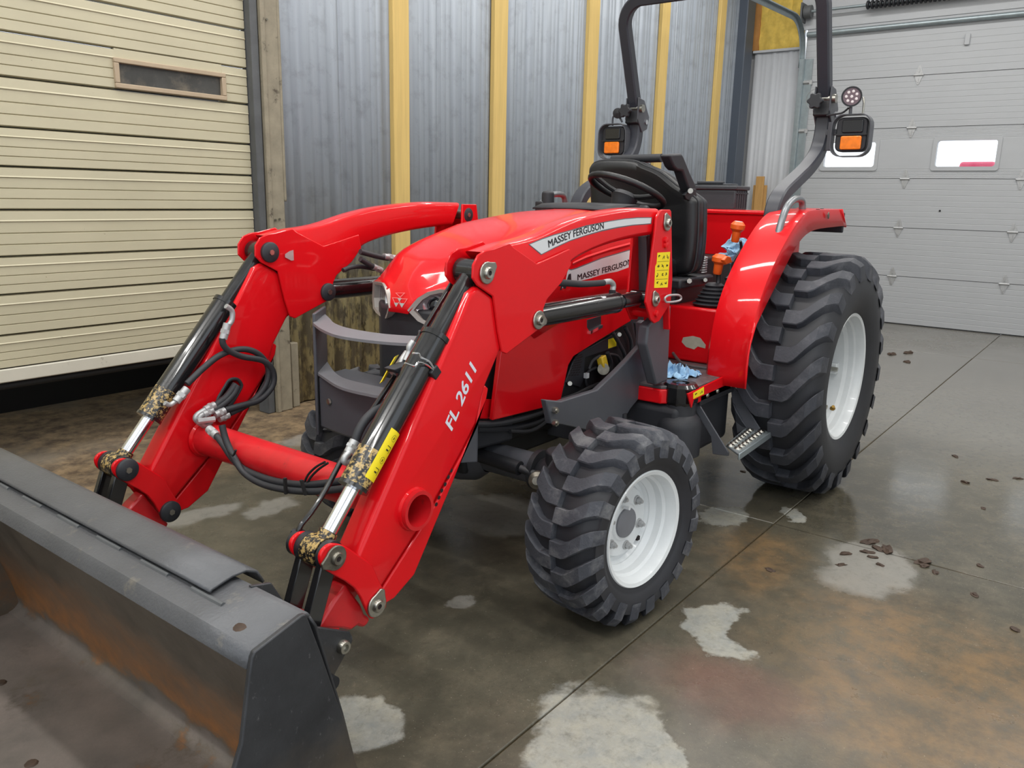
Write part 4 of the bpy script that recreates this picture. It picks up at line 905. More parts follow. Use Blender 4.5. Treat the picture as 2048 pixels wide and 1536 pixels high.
# ---- frame, front axle ------------------------------------------------------------
MB().box((-0.35, 0.0, 0.50), (1.75, 0.26, 0.26)).build('frame', DARK, T, bevel=0.015)
MB().box((0.64, 0, 0.53), (0.30, 0.30, 0.20)).build('front_bolster', CHAR, T, bevel=0.012)
axl = MB().cyl((0.43, -0.42, 0.43), (0.43, 0.40, 0.43), 0.055, n=24).lathe((0.43, 0.0, 0.42), (0, 1, 0), [(0.05, -0.17), (0.09, -0.12), (0.105, -0.05), (0.105, 0.05), (0.09, 0.12), (0.05, 0.17)], 24).build('front_axle', CHAR, T)
for s in (1, -1):
    MB().cyl((0.43, s*0.385, 0.43), (0.43, s*0.405, 0.43), 0.072, n=24).build('axle_flange', BLK, axl)
    MB().cyl((0.43, s*0.49, 0.27), (0.43, s*0.49, 0.52), 0.06, n=20).lathe((0.43, s*0.40, 0.42), (0, s, 0), [(0.05, 0), (0.075, 0.04), (0.075, 0.12), (0.04, 0.16)], 20).build('steering_knuckle', BLK, axl, bevel=0.006)
    MB().cyl((0.43, s*0.50, 0.334), (0.43, s*0.66, 0.334), 0.07, n=20).build('wheel_hub', BLK, axl)
    MB().cyl((0.50, s*0.14, 0.455), (0.50, s*0.36, 0.445), 0.025, n=14).cyl((0.50, s*0.36, 0.445), (0.47, s*0.46, 0.42), 0.014, n=10).build('tie_rod', BLK, axl)
    MB().lathe((0.50, s*0.44, 0.42), (0.6, 0.3*s, 0.2), [(0.0, 0.05), (0.014, 0.05), (0.016, 0.04), (0.03, 0.03), (0.034, 0.0), (0, -0.02)], 16).build('ball_joint', STEEL, axl)
rax = MB().cyl((-1.268, -0.75, 0.568), (-1.268, 0.75, 0.568), 0.10, n=24).box((-1.25, 0, 0.6), (0.5, 0.40, 0.45)).build('rear_axle', DARK, T, bevel=0.02)
# ---- front guard --------------------------------------------------------------------
GM = -0.02
def gm(p): return (p[0], 2*GM-p[1])
pa, pb = (0.715, -0.388), (0.862, -0.268)
def gplate(mirror):
    f = gm if mirror else (lambda p: p)
    d = Vector((pb[0]-pa[0], pb[1]-pa[1])).normalized(); nn = Vector((-d.y, d.x))*0.006
    q = [f((pa[0]+nn.x, pa[1]+nn.y)), f((pb[0]+nn.x, pb[1]+nn.y)), f((pb[0]-nn.x, pb[1]-nn.y)), f((pa[0]-nn.x, pa[1]-nn.y))]
    b = MB().prism(q, 0.52, 0.955, 'z')
    return b
gd = gplate(False).build('front_guard', CHAR, T, bevel=0.004)
gplate(True).build('guard_plate', CHAR, gd, bevel=0.004)
MB().prism([(0.70, -0.30), (0.85, -0.27), (0.87, -0.12), (0.87, 0.12), (0.85, 0.22), (0.70, 0.30)], 0.545, 0.735, 'z').build('guard_base', CHAR, gd, bevel=0.010)
MB().lathe((0.862, -0.20, 0.655), (1, -0.1, 0), [(0, 0.008), (0.010, 0.006), (0.012, 0)], 12).build('guard_bolt', ZINC, gd)
def gbar(rear, frontl, z):
    rr = sm2(rear, 4); ff = sm2(frontl, 4)
    rows = [[(a[0], a[1], z), (b_[0], b_[1], z-0.004), (b_[0], b_[1], z-0.013), (a[0], a[1], z-0.010), (a[0], a[1], z)] for a, b_ in zip(rr, ff)]
    b = MB().grid(rows); b.add(rows[0][:4], [(3, 2, 1, 0)]); b.add(rows[-1][:4], [(0, 1, 2, 3)]); return b
gbar([(0.72, -0.385), (0.79, -0.27), (0.842, -0.188), (0.876, -0.10), (0.887, -0.02), (0.884, 0.06), (0.872, 0.12), (0.84, 0.19), (0.79, 0.265), (0.72, 0.345)],
     [(0.876, -0.255), (0.925, -0.165), (0.96, -0.085), (0.979, -0.03), (0.986, 0.02), (0.984, 0.07), (0.975, 0.13), (0.955, 0.20), (0.92, 0.265), (0.865, 0.33)], 0.930).build('guard_bar', CHARL, gd, ang=30)
gbar([(0.71, -0.39), (0.80, -0.25), (0.845, -0.165), (0.864, -0.10), (0.868, -0.04), (0.868, 0.03), (0.858, 0.10), (0.81, 0.19), (0.77, 0.25), (0.71, 0.345)],
     [(0.846, -0.285), (0.888, -0.187), (0.928, -0.09), (0.944, -0.03), (0.948, 0.02), (0.946, 0.07), (0.94, 0.13), (0.905, 0.225), (0.87, 0.285), (0.83, 0.34)], 0.750).build('guard_bar', CHARL, gd, ang=30)
# ================================================================== operator's area
MB().prism([(-0.48, 1.30), (-0.60, 1.34), (-0.66, 1.22), (-0.60, 0.75), (-0.48, 0.75)], -0.22, 0.22).build('dashboard', PLAS, T, bevel=0.02, seg=3)
swc = Vector((-0.62, 0.085, 1.395)); swn = Vector((-0.36, 0.16, 0.93)).normalized()
u_ = swn.cross(Vector((0, 1, 0))).normalized(); w_ = swn.cross(u_)
sw = MB().tube([swc+(u_*math.cos(a)+w_*math.sin(a))*0.172 for a in [2*math.pi*i/28 for i in range(28)]], 0.0145, 10, 0, True).build('steering_wheel', VINYL, T)
MB().lathe(swc-swn*0.04, swn, [(0.0, 0.03), (0.05, 0.028), (0.062, 0.01), (0.05, -0.02), (0.03, -0.12)], 20).build('wheel_hub', PLAS, sw)
for a in (0.4, 2.5, 4.6):
    e = swc+(u_*math.cos(a)+w_*math.sin(a))*0.168; MB().tube([swc-swn*0.025, swc.lerp(e, 0.5)-swn*0.02, e], 0.011, 8).build('wheel_spoke', VINYL, sw)
# seat
so = [(-0.2762,1.488),(-0.2679,1.515),(-0.2406,1.533),(-0.1729,1.541),(-0.035,1.536),(0.022,1.516),(0.1115,1.483),(0.1954,1.427),(0.25,1.397),(0.304,1.363),(0.313,1.327),(0.3195,1.211),(0.3181,1.117),(0.3096,1.059),(0.2883,1.029),(0.2202,1.014),(0.0324,1.005),(-0.1872,1.035),(-0.2378,1.186),(-0.2669,1.423)]
so = sm2(so, 3, True)
def seat_back():
    n = len(so); c = (sum(p[0] for p in so)/n, sum(p[1] for p in so)/n); b = MB(); rows = []
    for sc, x in ((0.0, -0.875), (0.5, -0.868), (0.80, -0.848), (0.93, -0.846), (0.985, -0.862), (1.0, -0.885), (1.0, -0.93), (0.97, -0.955), (0.6, -0.965), (0, -0.968)):
        rows.append([(x, c[0]+(p[0]-c[0])*sc, c[1]+(p[1]-c[1])*sc) for p in so+[so[0]]])
    return b.grid(rows)
st_ = seat_back().build('seat', VINYL, T, ang=60)
MB().tube([(-0.884, p[0], p[1]) for p in so], 0.006, 8, 0, True).build('seat_piping', BLK, st_)
n = len(so)
MB().prism([(p[0], p[1]) for p in so], -0.985, -0.957, 'x').build('seat_shell', PLAS, st_, bevel=0.01, seg=3)
MB().prism([(-1.0, 1.0), (-0.62, 1.02), (-0.58, 1.06), (-0.62, 1.10), (-0.98, 1.09)], -0.24, 0.24).build('seat_cushion', VINYL, st_, bevel=0.025, seg=3)
MB().prism([(-0.6396,1.545),(-0.6532,1.552),(-0.7567,1.56),(-0.7794,1.546),(-0.8458,1.487),(-0.9259,1.425),(-0.9374,1.402),(-0.8722,1.387),(-0.7782,1.485),(-0.7218,1.487),(-0.6901,1.5)], 0.225, 0.275).build('armrest', PLAS, st_, bevel=0.012, seg=3)
MB().prism([(-0.7896,1.383),(-0.8648,1.412),(-0.8978,1.411),(-0.9234,1.369),(-0.9354,1.284),(-0.9131,1.284),(-0.8968,1.35),(-0.8138,1.363)], 0.27, 0.285).build('armrest_bracket', BLK, st_, bevel=0.003)
MB().cyl([(-0.8453,0.285,1.401)][0], [(-0.8139,0.3,1.401)][0], 0.012, n=14).cyl([(-0.9156,0.285,1.285)][0], [(-0.8836,0.3,1.286)][0], 0.011, n=14).build('bracket_bolt', ZINC, st_)
MB().cyl((-0.99, -0.22, 1.550), (-0.99, 0.055, 1.554), 0.020, n=16).build('document_tube', PLAS, st_)
MB().box((-0.94, 0.05, 0.985), (0.36, 0.52, 0.05)).build('seat_pan', BLK, st_, bevel=0.012)
MB().box((-1.0, 0.05, 0.90), (0.34, 0.40, 0.15)).build('suspension', BLK, st_, bevel=0.02)
spx = [(-1.097,0.26,1.062)][0]; co = []
for i in range(60): a = i*0.72; co.append((spx[0]+0.016*math.cos(a), spx[1]+0.016*math.sin(a), spx[2]-0.045+0.0013*i))
MB().tube(co, 0.0042, 6, 0).build('coil_spring', ZINCP, st_)
MB().cyl([(-1.045,0.3,0.9863)][0], [(-0.9783,0.33,0.9931)][0], 0.010, n=6).cyl([(-0.8689,0.3,0.9934)][0], [(-0.8051,0.33,1)][0], 0.012, n=6).build('pan_bolt', ZINC, st_)
# console beside the seat, gaiter and levers
con = MB().box((-1.10, 0.33, 0.755), (0.60, 0.30, 0.255)).build('side_console', RED, T, bevel=0.012, seg=3)
MB().box((-1.10, 0.02, 0.76), (0.60, 0.34, 0.24)).build('tunnel_cover', RED, T, bevel=0.012)
mp_ = [(0.3155,0.7164),(0.3215,0.7384),(0.3682,0.7511),(0.4058,0.7464),(0.4351,0.7176),(0.434,0.7012),(0.3967,0.7057),(0.3805,0.6895),(0.3398,0.696)]
MB().prism(mp_, -0.8000, -0.7985, 'x').build('mud_patch', MUD, con)
gc = Vector((-0.915, 0.405, 0.885)); pr_ = []
for i in range(6): pr_ += [(0.085-0.009*i, 0.017*i), (0.095-0.010*i, 0.017*i+0.009)]
MB().lathe(gc, (0, 0, 1), pr_+[(0.03, 0.105), (0, 0.107)], 24).build('gaiter', PLAS, con)
def lever(base, pts, knob, r, kr, m, scale=1.0):
    l = MB().tube([base]+pts, r, 8, 3).build('lever', BLK, con)
    k = Vector(knob)
    MB().lathe(k, (0, 0.12, 1), [(0, 0.052*scale), (kr*0.62, 0.052*scale), (kr, 0.035*scale), (kr*0.98, 0.012*scale), (kr*0.60, -0.004*scale), (kr*0.55, -0.055*scale), (kr*0.45, -0.062*scale), (0, -0.062*scale)], 18).build('lever_knob', m, l)
    return l
k1 = Vector([(-1.089,0.42,1.223)][0]); lv = [(-1.142,0.42,1.175),(-1.157,0.42,1.132),(-1.073,0.42,1.077),(-1.083,0.42,1.029),(-1.006,0.42,1.003)]
l1 = lever(lv[-1], list(reversed(lv[:-1])), k1, 0.007, 0.034, ORNG, 0.85)
MB().lathe(k1+Vector((0, 0.005, 0.043)), (0, 0.12, 1), [(0, 0.003), (0.018, 0.002), (0.019, 0)], 16).build('shift_badge', DECAL, l1)
k2 = Vector([(-0.9111,0.42,1.08)][0]); lv2 = [(-0.9191,0.42,1.039),(-0.9223,0.42,0.9924),(-0.9007,0.42,0.9594)]
lever(lv2[-1], list(reversed(lv2[:-1])), k2, 0.012, 0.036, ORNG, 0.80)
MB().prism([(-0.8761,1.1),(-0.9063,1.117),(-0.9472,1.111),(-0.9757,1.084),(-0.8975,1.077)], 0.44, 0.46).build('small_orange_lever', ORNG, con, bevel=0.004)
# far-side grip and lever beside the dashboard
MB().lathe((-0.60, -0.33, 1.30), (0, 0, 1), [(0.03, 0.0), (0.03, 0.07), (0.028, 0.085), (0.0, 0.09)], 18).box((-0.60, -0.36, 1.24), (0.06, 0.05, 0.20)).build('far_side_lever', PLAS, T, bevel=0.006)
# ---- floor platform ---------------------------------------------------------------------
pf_ = [(-0.72, -0.60), (-0.72, 0.615), (-0.30, 0.615), (-0.26, 0.50), (-0.26, -0.50), (-0.30, -0.60)]
plt = MB().prism([(-0.80, -0.60), (-0.80, 0.612), (-0.36, 0.612), (-0.25, 0.50), (-0.25, -0.50), (-0.36, -0.60)], 0.555, 0.615, 'z').build('platform', RED, T, bevel=0.006)
MB().prism([(-0.80, 0.16), (-0.80, 0.606), (-0.365, 0.606), (-0.255, 0.50), (-0.255, 0.16)], 0.615, 0.628, 'z').build('rubber_mat', MAT_FLOOR, plt, bevel=0.003)
MB().tube([(-0.79, 0.28, 0.66), (-0.70, 0.38, 0.635), (-0.70, 0.50, 0.632), (-0.74, 0.60, 0.632)], 0.007, 8).build('mat_rib', MAT_FLOOR, plt)
MB().prism([(-0.6746,0.6355),(-0.2642,0.6178),(-0.2461,0.6191),(-0.293,0.5509),(-0.3063,0.5814),(-0.684,0.5893)], 0.612, 0.620).build('platform_edge', RED, plt, bevel=0.002)
MB().prism([(-0.2951,0.6131),(-0.3917,0.6208),(-0.397,0.5905),(-0.2993,0.5877)], 0.620, 0.6212).build('warning_label', YEL, plt)
label_marks([(-0.2951,0.6131),(-0.3917,0.6208),(-0.397,0.5905),(-0.2993,0.5877)], 0.6212, 2, 1, plt)
# tank with filler, small red plate, black box below
tk = MB().box((-0.52, 0.42, 0.43), (0.52, 0.32, 0.24)).build('fuel_tank', PLAS, T, bevel=0.03, seg=4)
fx = [(-0.3408,0.5347,0.62)][0]
fc = Vector((-0.335, 0.545, 0.0))
MB().lathe((fc.x, fc.y, 0.0), (0, 0, 1), [(0.095, 0.34), (0.095, 0.46), (0.088, 0.49), (0.068, 0.51), (0.066, 0.56)], 28).build('filler_neck', PLAS, tk)
MB().lathe((fc.x, fc.y, 0.0), (0, 0, 1), [(0.066, 0.55), (0.074, 0.565), (0.074, 0.625), (0.062, 0.638), (0.036, 0.638), (0.034, 0.630), (0.022, 0.630), (0.020, 0.636), (0.0, 0.636)], 12).build('filler_cap', BLACK, tk, ang=25)
MB().prism([(-0.3715,0.5801),(-0.5281,0.5435),(-0.5347,0.497),(-0.3109,0.5392)], 0.36, 0.40).build('bracket_plate', REDM, tk, bevel=0.003)
MB().tube([(-0.4474,0.44,0.5579),(-0.3878,0.44,0.5577),(-0.344,0.44,0.5506),(-0.36,0.44,0.5303)], 0.012, 8).build('brass_elbow', STEEL, tk)
MB().lathe((-0.14, 0.40, 0.0), (0, 0, 1), [(0.06, 0.33), (0.06, 0.47), (0.045, 0.49), (0.012, 0.49), (0.012, 0.52), (0, 0.52)], 18).build('fuel_filter', PLAS, tk)
# access step
tp4 = [(-0.4349,0.717),(-0.746,0.6774),(-0.7524,0.7903),(-0.3481,0.8085)]
tq = [Vector((p[0], p[1])) for p in tp4]
stp = MB().prism([tuple(p) for p in tq], 0.376, 0.386, 'z').build('step', GALV, T, bevel=0.003)
MB().bar([(tq[3].x, tq[3].y, 0.374), (tq[2].x, tq[2].y, 0.374)], (0, 0.004, 0), (0, 0, 0.014)).build('step_lip', GALV, stp, bevel=0.003)
studs = MB()
for i in range(8):
    for j in range(2):
        u = (i+0.6+0.35*j)/8.6; v = 0.26+0.42*j; q = (tq[0].lerp(tq[1], u)).lerp(tq[3].lerp(tq[2], u), v)
        studs.lathe((q.x, q.y, 0.386), (0, 0, 1), [(0.017, 0), (0.014, 0.005), (0.007, 0.004), (0.005, 0.0)], 12)
studs.build('tread_dimple', ZINC, stp, kind='stuff')
MB().prism([(0.5715,0.5549),(0.5931,0.5565),(0.7472,0.3642),(0.7462,0.3515),(0.679,0.3454),(0.6645,0.4178),(0.5971,0.5052)], -0.405, -0.397, 'x').build('step_hanger', CHAR, stp, bevel=0.002)
MB().prism([(0.5945,0.5674),(0.6079,0.5695),(0.6333,0.5381),(0.7463,0.3942),(0.732,0.3826),(0.6871,0.3872),(0.6451,0.352),(0.6299,0.4213),(0.6275,0.4748),(0.6103,0.4897)], -0.740, -0.732, 'x').build('step_hanger', CHAR, stp, bevel=0.002)
MB().box((-0.57, 0.607, 0.57), (0.36, 0.01, 0.06)).build('step_flange', BLK, stp, bevel=0.002)
for x in (-0.45, -0.55, -0.70):
    MB().lathe((x, 0.613, 0.575), (0, 1, 0), [(0, 0.008), (0.008, 0.006), (0.011, 0)], 12).build('step_bolt', ZINC, stp)
# ---- fenders -------------------------------------------------------------------------------
fp = [(-0.588, 0.595), (-0.586, 0.75), (-0.602, 0.85), (-0.637, 0.93), (-0.692, 1.01), (-0.757, 1.08), (-0.832, 1.145), (-0.918, 1.208), (-1.01, 1.268), (-1.12, 1.316), (-1.22, 1.327)]
CR = [(x, 0.595, z) for x, z in fp]; OC = [(x, 0.72, z) for x, z in fp]
CH = [(x-0.014 if z < 1.0 else x-0.010, 0.545, z-0.001 if z < 1.0 else z-0.008) for x, z in fp]
LP = [(-0.551,0.732,0.6025),(-0.5434,0.732,0.7555),(-0.6101,0.732,0.8639),(-0.8194,0.732,1.035),(-1.005,0.732,1.177),(-1.143,0.732,1.229),(-1.318,0.732,1.243)]
zt = 1.328
CH = CH+[(-1.62, 0.545, zt-0.008)]; CR = CR+[(-1.63, 0.595, zt)]; OC = OC+[(-1.66, 0.72, zt)]; LP = LP+[(-1.735, 0.732, 1.25)]
def fender():
    def even(L):
        P = catmull([Vector(p) for p in L], 8)
        D = [0]
        for p, q in zip(P, P[1:]): D.append(D[-1]+(q-p).length)
        out = []; i = 0
        for k in range(33):
            s = D[-1]*k/32
            while i < len(P)-2 and s > D[i+1]: i += 1
            out.append(P[i].lerp(P[i+1], (s-D[i])/max(1e-9, D[i+1]-D[i])))
        for _ in range(3): out = [out[0]]+[(out[i-1]+out[i]*2+out[i+1])/4 for i in range(1, len(out)-1)]+[out[-1]]
        return out
    a, b, c, d = [even(L) for L in (CH, CR, OC, LP)]
    inn = [Vector((p.x-0.02, 0.53, p.z-0.05)) for p in a]
    rows = [[inn[i], a[i], b[i], c[i].lerp(b[i], 0.08), c[i], d[i]] for i in range(len(a))]
    return MB().grid(rows)
fn_ = fender().build('fender', RED, T, ang=35, solid=0.008); ff_ = fender().mir(0).build('fender', RED, T, ang=35, solid=0.008)
for s, par in ((1, fn_), (-1, ff_)):
    MB().prism([(-0.82, 0.63), (-0.86, 0.86), (-1.0, 1.02), (-1.2, 1.20), (-1.30, 1.318), (-1.66, 1.318), (-1.66, 0.63)], s*0.520, s*0.532).build('inner_wall', RED, par, bevel=0.004)
    MB().add([(-1.655, s*0.50, 1.33), (-1.655, s*0.73, 1.33), (-1.735, s*0.735, 1.245), (-1.735, s*0.50, 1.245)], [(0, 1, 2, 3)]).build('rear_edge', RED, par, solid=0.008)
    MB().tube([(-0.945, s*0.665, 1.185), (-0.975, s*0.665, 1.26), (-1.03, s*0.665, 1.335), (-1.115, s*0.665, 1.372), (-1.20, s*0.665, 1.375), (-1.235, s*0.665, 1.36), (-1.245, s*0.665, 1.325)], 0.016, 12).build('grab_handle', mat('handle_grey', (128, 132, 136), 0.35, 0.6), par)
    MB().box((-1.70, s*0.62, 1.265), (0.02, 0.22, 0.10)).build('tail_flap', PLAS, par, bevel=0.005)
MB().box([(-1.41,0.737,1.303)][0], (0.02, 0.006, 0.03), (0, R(40), 0)).build('reflector', STEEL, fn_, bevel=0.003)
for p in [(-0.977,0.8202,1.333),(-1.312,0.7337,1.333)]:
    MB().cyl(p, (p[0], p[1], p[2]+0.002), 0.008, n=10).build('drain_hole', HB, fn_)
MB().prism([(-0.52, 1.08), (0.52, 1.08), (0.52, 1.316), (-0.52, 1.316)], -1.50, -1.49, 'x').build('rear_panel', RED, T, bevel=0.003)
MB().box((-1.60, 0, 1.302), (0.24, 1.03, 0.016)).build('rear_shelf', RED, T, bevel=0.003)
MB().box((-1.30, 0.0, 0.98), (0.42, 0.46, 0.20)).build('seat_deck', DARK, T, bevel=0.01)
# ---- roll bar -----------------------------------------------------------------------------------
YR = 0.548
def sweep(pts, hw, ht, ref):
    P = [Vector(p) for p in pts]; rows = []
    for i, p in enumerate(P):
        t = (P[min(i+1, len(P)-1)]-P[max(i-1, 0)]).normalized(); s = Vector(ref).normalized(); s = (s-t*s.dot(t)).normalized(); n = t.cross(s)
        e = 0.25
        o = [p+s*hw*a+n*ht*b for a, b in ((1, 1-e), (1-e*ht/hw, 1), (-1+e*ht/hw, 1), (-1, 1-e), (-1, -1+e), (-1+e*ht/hw, -1), (1-e*ht/hw, -1), (1, -1+e))]; rows.append(o+[o[0]])
    b = MB().grid(rows); b.add(rows[0][:8], [tuple(range(7, -1, -1))]); b.add(rows[-1][:8], [tuple(range(8))]); return b
low = [(-1.19, 1.25), (-1.195, 1.32), (-1.26, 1.39), (-1.42, 1.455), (-1.61, 1.53), (-1.74, 1.61), (-1.79, 1.70), (-1.795, 1.80), (-1.782, 1.865)]
ROP = mat('rollbar_paint', (52, 54, 62), 0.42, var=0.08)
lowc = [(p.x, p.y) for p in catmull([Vector((a, b, 0)) for a, b in low], 4)]
rops = sweep([(x, YR, z) for x, z in lowc], 0.036, 0.030, (0, 1, 0)).build('roll_bar', ROP, T, ang=25)
sweep([(x, -YR, z) for x, z in lowc], 0.036, 0.030, (0, 1, 0)).build('roll_bar_post', ROP, rops, ang=25)
def hoop(y, z): return (-1.782-(-0.18)*(z-1.865)/0.46, y, z)
H = [hoop(YR, 1.85), hoop(YR, 2.0), hoop(YR, 2.18)]+[hoop(YR-0.13+0.13*math.cos(R(a)), 2.29+0.13*math.sin(R(a))) for a in range(0, 91, 10)]
H = H+[hoop(-p[1], p[2]) for p in reversed(H)]
sweep(H, 0.030, 0.031, (0.93, 0, -0.36)).build('roll_bar_hoop', ROP, rops, ang=25)
for s in (1, -1):
    c = Vector((-1.775, s*YR, 1.855))
    hb = MB().prism([(c.x-0.08, c.z-0.09), (c.x-0.02, c.z-0.11), (c.x+0.04, c.z-0.04), (c.x+0.04, c.z+0.08), (c.x-0.03, c.z+0.07), (c.x-0.10, c.z-0.02)], s*YR-0.043, s*YR-0.035)
    hb.prism([(c.x-0.08, c.z-0.09), (c.x-0.02, c.z-0.11), (c.x+0.04, c.z-0.04), (c.x+0.04, c.z+0.08), (c.x-0.03, c.z+0.07), (c.x-0.10, c.z-0.02)], s*YR+0.035, s*YR+0.043)
    hb.build('fold_bracket', CHAR, rops, bevel=0.003)
    MB().box((c.x, c.y, c.z-0.03), (0.075, 0.082, 0.08), (0, R(-12), 0)).build('hinge_block', BLK, rops, bevel=0.006)
    MB().cyl((c.x+0.01, s*YR-0.06, c.z+0.02), (c.x+0.01, s*YR+0.06, c.z+0.02), 0.022, n=18).build('hinge_pin', ZINC, rops)
    MB().cyl((c.x-0.06, s*YR-0.06, c.z-0.05), (c.x-0.06, s*YR+0.05, c.z-0.05), 0.014, n=14).build('lock_pin', CHROME, rops)
    kb = MB(); kc = Vector((c.x+0.07, s*YR-0.02, c.z+0.005)); V = []
    pts = [(0.036*(1+0.16*math.cos(6*a))*math.cos(a), 0.036*(1+0.16*math.cos(6*a))*math.sin(a)) for a in [2*math.pi*i/36 for i in range(36)]]
    kb.prism([(kc.y+a, kc.z+b) for a, b in pts], kc.x, kc.x+0.025, 'x').cyl((kc.x-0.05, kc.y, kc.z), (kc.x, kc.y, kc.z), 0.012, n=10)
    kb.build('clamp_knob', PLAS, rops, bevel=0.004)
ring_ = [(-1.76, 0.50+0.042*math.cos(a), 1.875+0.05*math.sin(a)) for a in [2*math.pi*i/24 for i in range(24)]]
MB().tube(ring_, 0.0014, 5, 0, True).build('pin_ring', WIRE, rops)
# flasher lamps in wire hoops and the round work light
def flasher(s, z0):
    yc = s*(0.712 if s > 0 else 0.655); x0 = -1.72
    lm = MB().prism([(yc+a, 1.695+b) for a, b in rrect(0.15, 0.165, 0.03)], x0-0.055, x0, 'x').build('flasher_lamp', PLAS, T, bevel=0.006)
    o = [(x0+0.012, yc+a, 1.69+b) for a, b in rrect(0.19, 0.205, 0.055)]
    rows = []
    for dx, gr in ((-0.035, 1.0), (0.02, 1.0), (0.02, 0.95), (-0.035, 0.95)): rows.append([(x0+dx, yc+(p[1]-yc)*gr, 1.69+(p[2]-1.69)*gr) for p in o+[o[0]]])
    MB().grid(rows+[rows[0]]).build('lamp_hoop', CHAR, lm, ang=30)
    MB().prism([(yc+s*0.004+a, 1.655+b) for a, b in rrect(0.10, 0.065, 0.008)], x0, x0+0.014, 'x').build('amber_lens', AMB, lm, bevel=0.004)
    MB().prism([(yc+s*0.004+a, 1.735+b) for a, b in rrect(0.10, 0.062, 0.008)], x0, x0+0.008, 'x').build('dark_lens', LENS, lm, bevel=0.003)
    MB().box((x0+0.005, yc, 1.695), (0.012, 0.15, 0.007)).build('lens_divider', BLK, lm)
    MB().box((x0-0.03, s*0.615, 1.71), (0.02, 0.07, 0.03)).box((x0-0.03, s*0.60, 1.69), (0.03, 0.02, 0.14)).build('lamp_bracket', CHAR, lm, bevel=0.003)
    return lm
flN = flasher(1, 0); flF = flasher(-1, 0)
wc = Vector((-1.70, 0.70, 1.873)); wa = Vector((0.93, 0.30, -0.12)).normalized()
wl_ = MB().lathe(wc, wa, [(0.0, -0.045), (0.036, -0.04), (0.044, -0.025), (0.046, 0.0), (0.048, 0.004), (0.048, 0.02), (0.041, 0.02), (0.040, 0.012), (0, 0.012)], 28).build('work_light', BLK, T, ang=30)
uu = wa.cross(Vector((0, 0, 1))).normalized(); vv = uu.cross(wa)
MB().lathe(wc, wa, [(0.0, 0.013), (0.040, 0.013)], 24).build('lamp_face', mat('lamp_face_tint', (112, 92, 96), 0.2, 0.4), wl_)
for i in range(8):
    q = wc+wa*0.014+(Vector((0, 0, 0)) if i == 7 else (uu*math.cos(i*0.898)+vv*math.sin(i*0.898))*0.025)
    MB().lathe(q, wa, [(0.0075, 0), (0.006, 0.003), (0, 0.004)], 10).build('led', mat('led_lens', (232, 222, 222), 0.1) if i == 0 else MATS['led_lens'], wl_)
MB().cyl((-1.705, 0.70, 1.825), (-1.71, 0.70, 1.79), 0.008, n=10).build('lamp_stem', CHAR, wl_)
MB().tube([(-1.74, 0.745, 1.87), (-1.735, 0.752, 1.84), (-1.735, 0.752, 1.79)], 0.005, 8).build('lamp_bail', ZINC, wl_)
MB().tube([(-1.73, 0.58, 1.79), (-1.72, 0.62, 1.795), (-1.715, 0.66, 1.80), (-1.705, 0.69, 1.82)], 0.005, 8).build('lamp_cable', HOSE, wl_)
MB().tube([(-1.72, -0.60, 1.80), (-1.715, -0.63, 1.84), (-1.715, -0.66, 1.83), (-1.72, -0.665, 1.78)], 0.006, 8).build('far_lamp_bail', CHAR, flF)
MB().lathe((-1.715, -0.625, 1.85), wa, [(0, -0.03), (0.03, -0.02), (0.03, 0.02), (0, 0.025)], 18).build('far_work_light', BLK, flF)

# ================================================================== wheels
def make_tyre(Rt, W, rr, nl, lug_h, lug_w, bend, shoulder):
    """carcass and lugs around the Y axis, centred on the origin; outer face at +Y"""
    h = W/2
    prof = [(rr, -h*0.78), (rr+0.015, -h*0.86), (rr+(Rt-rr)*0.35, -h*1.0), (rr+(Rt-rr)*0.62, -h*0.99), (Rt-lug_h-0.03, -h*0.90), (Rt-lug_h-0.008, -h*0.74), (Rt-lug_h, -h*0.4), (Rt-lug_h, 0),
            (Rt-lug_h, h*0.4), (Rt-lug_h-0.008, h*0.74), (Rt-lug_h-0.03, h*0.90), (rr+(Rt-rr)*0.62, h*0.99), (rr+(Rt-rr)*0.35, h*1.0), (rr+0.03, h*0.90), (rr+0.022, h*0.87), (rr+0.012, h*0.86), (rr, h*0.78)]
    car = MB().lathe((0, 0, 0), (0, 1, 0), prof, 72)
    lug = MB()
    stations = [(0.015, 0.0), (-0.08, 0.0), (-0.30, 0.0), (-0.42, 0.10), (-0.62, 0.42), (-0.80, 0.72), (-0.93, 0.92), (-0.99, 1.0), (-1.02, 1.03)]
    for side in (1, -1):
        for k in range(nl):
            a0 = 2*math.pi*(k+(0.5 if side < 0 else 0))/nl; rows = []
            for i, (f, bn) in enumerate(stations):
                y = -f*h*side if side > 0 else f*h
                y = (-f*h) if side > 0 else (f*h)
                af = abs(f) if f < 0 else 0
                drop = 0.0 if af < 0.72 else (af-0.72)/0.27
                rt = Rt-(0.004*af*af)-shoulder*drop**1.6
                rb = Rt-lug_h-0.012-(shoulder+0.02)*drop**1.5*0.9
                if i == len(stations)-1: rt = min(rt, rb+0.012)
                ac = a0+bend*bn; wv = lug_w/2*(1.0+0.10*af)
                P = []
                for r, hw in ((rb, wv*1.12), (rt-0.004, wv), (rt, wv*0.88), (rt, -wv*0.88), (rt-0.004, -wv), (rb, -wv*1.12)):
                    a = ac+hw/Rt; P.append((r*math.cos(a), y, r*math.sin(a)))
                rows.append(P)
            lug.grid(rows); lug.add(rows[0], [(0, 1, 2, 3, 4, 5)]); lug.add(rows[-1], [(5, 4, 3, 2, 1, 0)])
    return car, lug
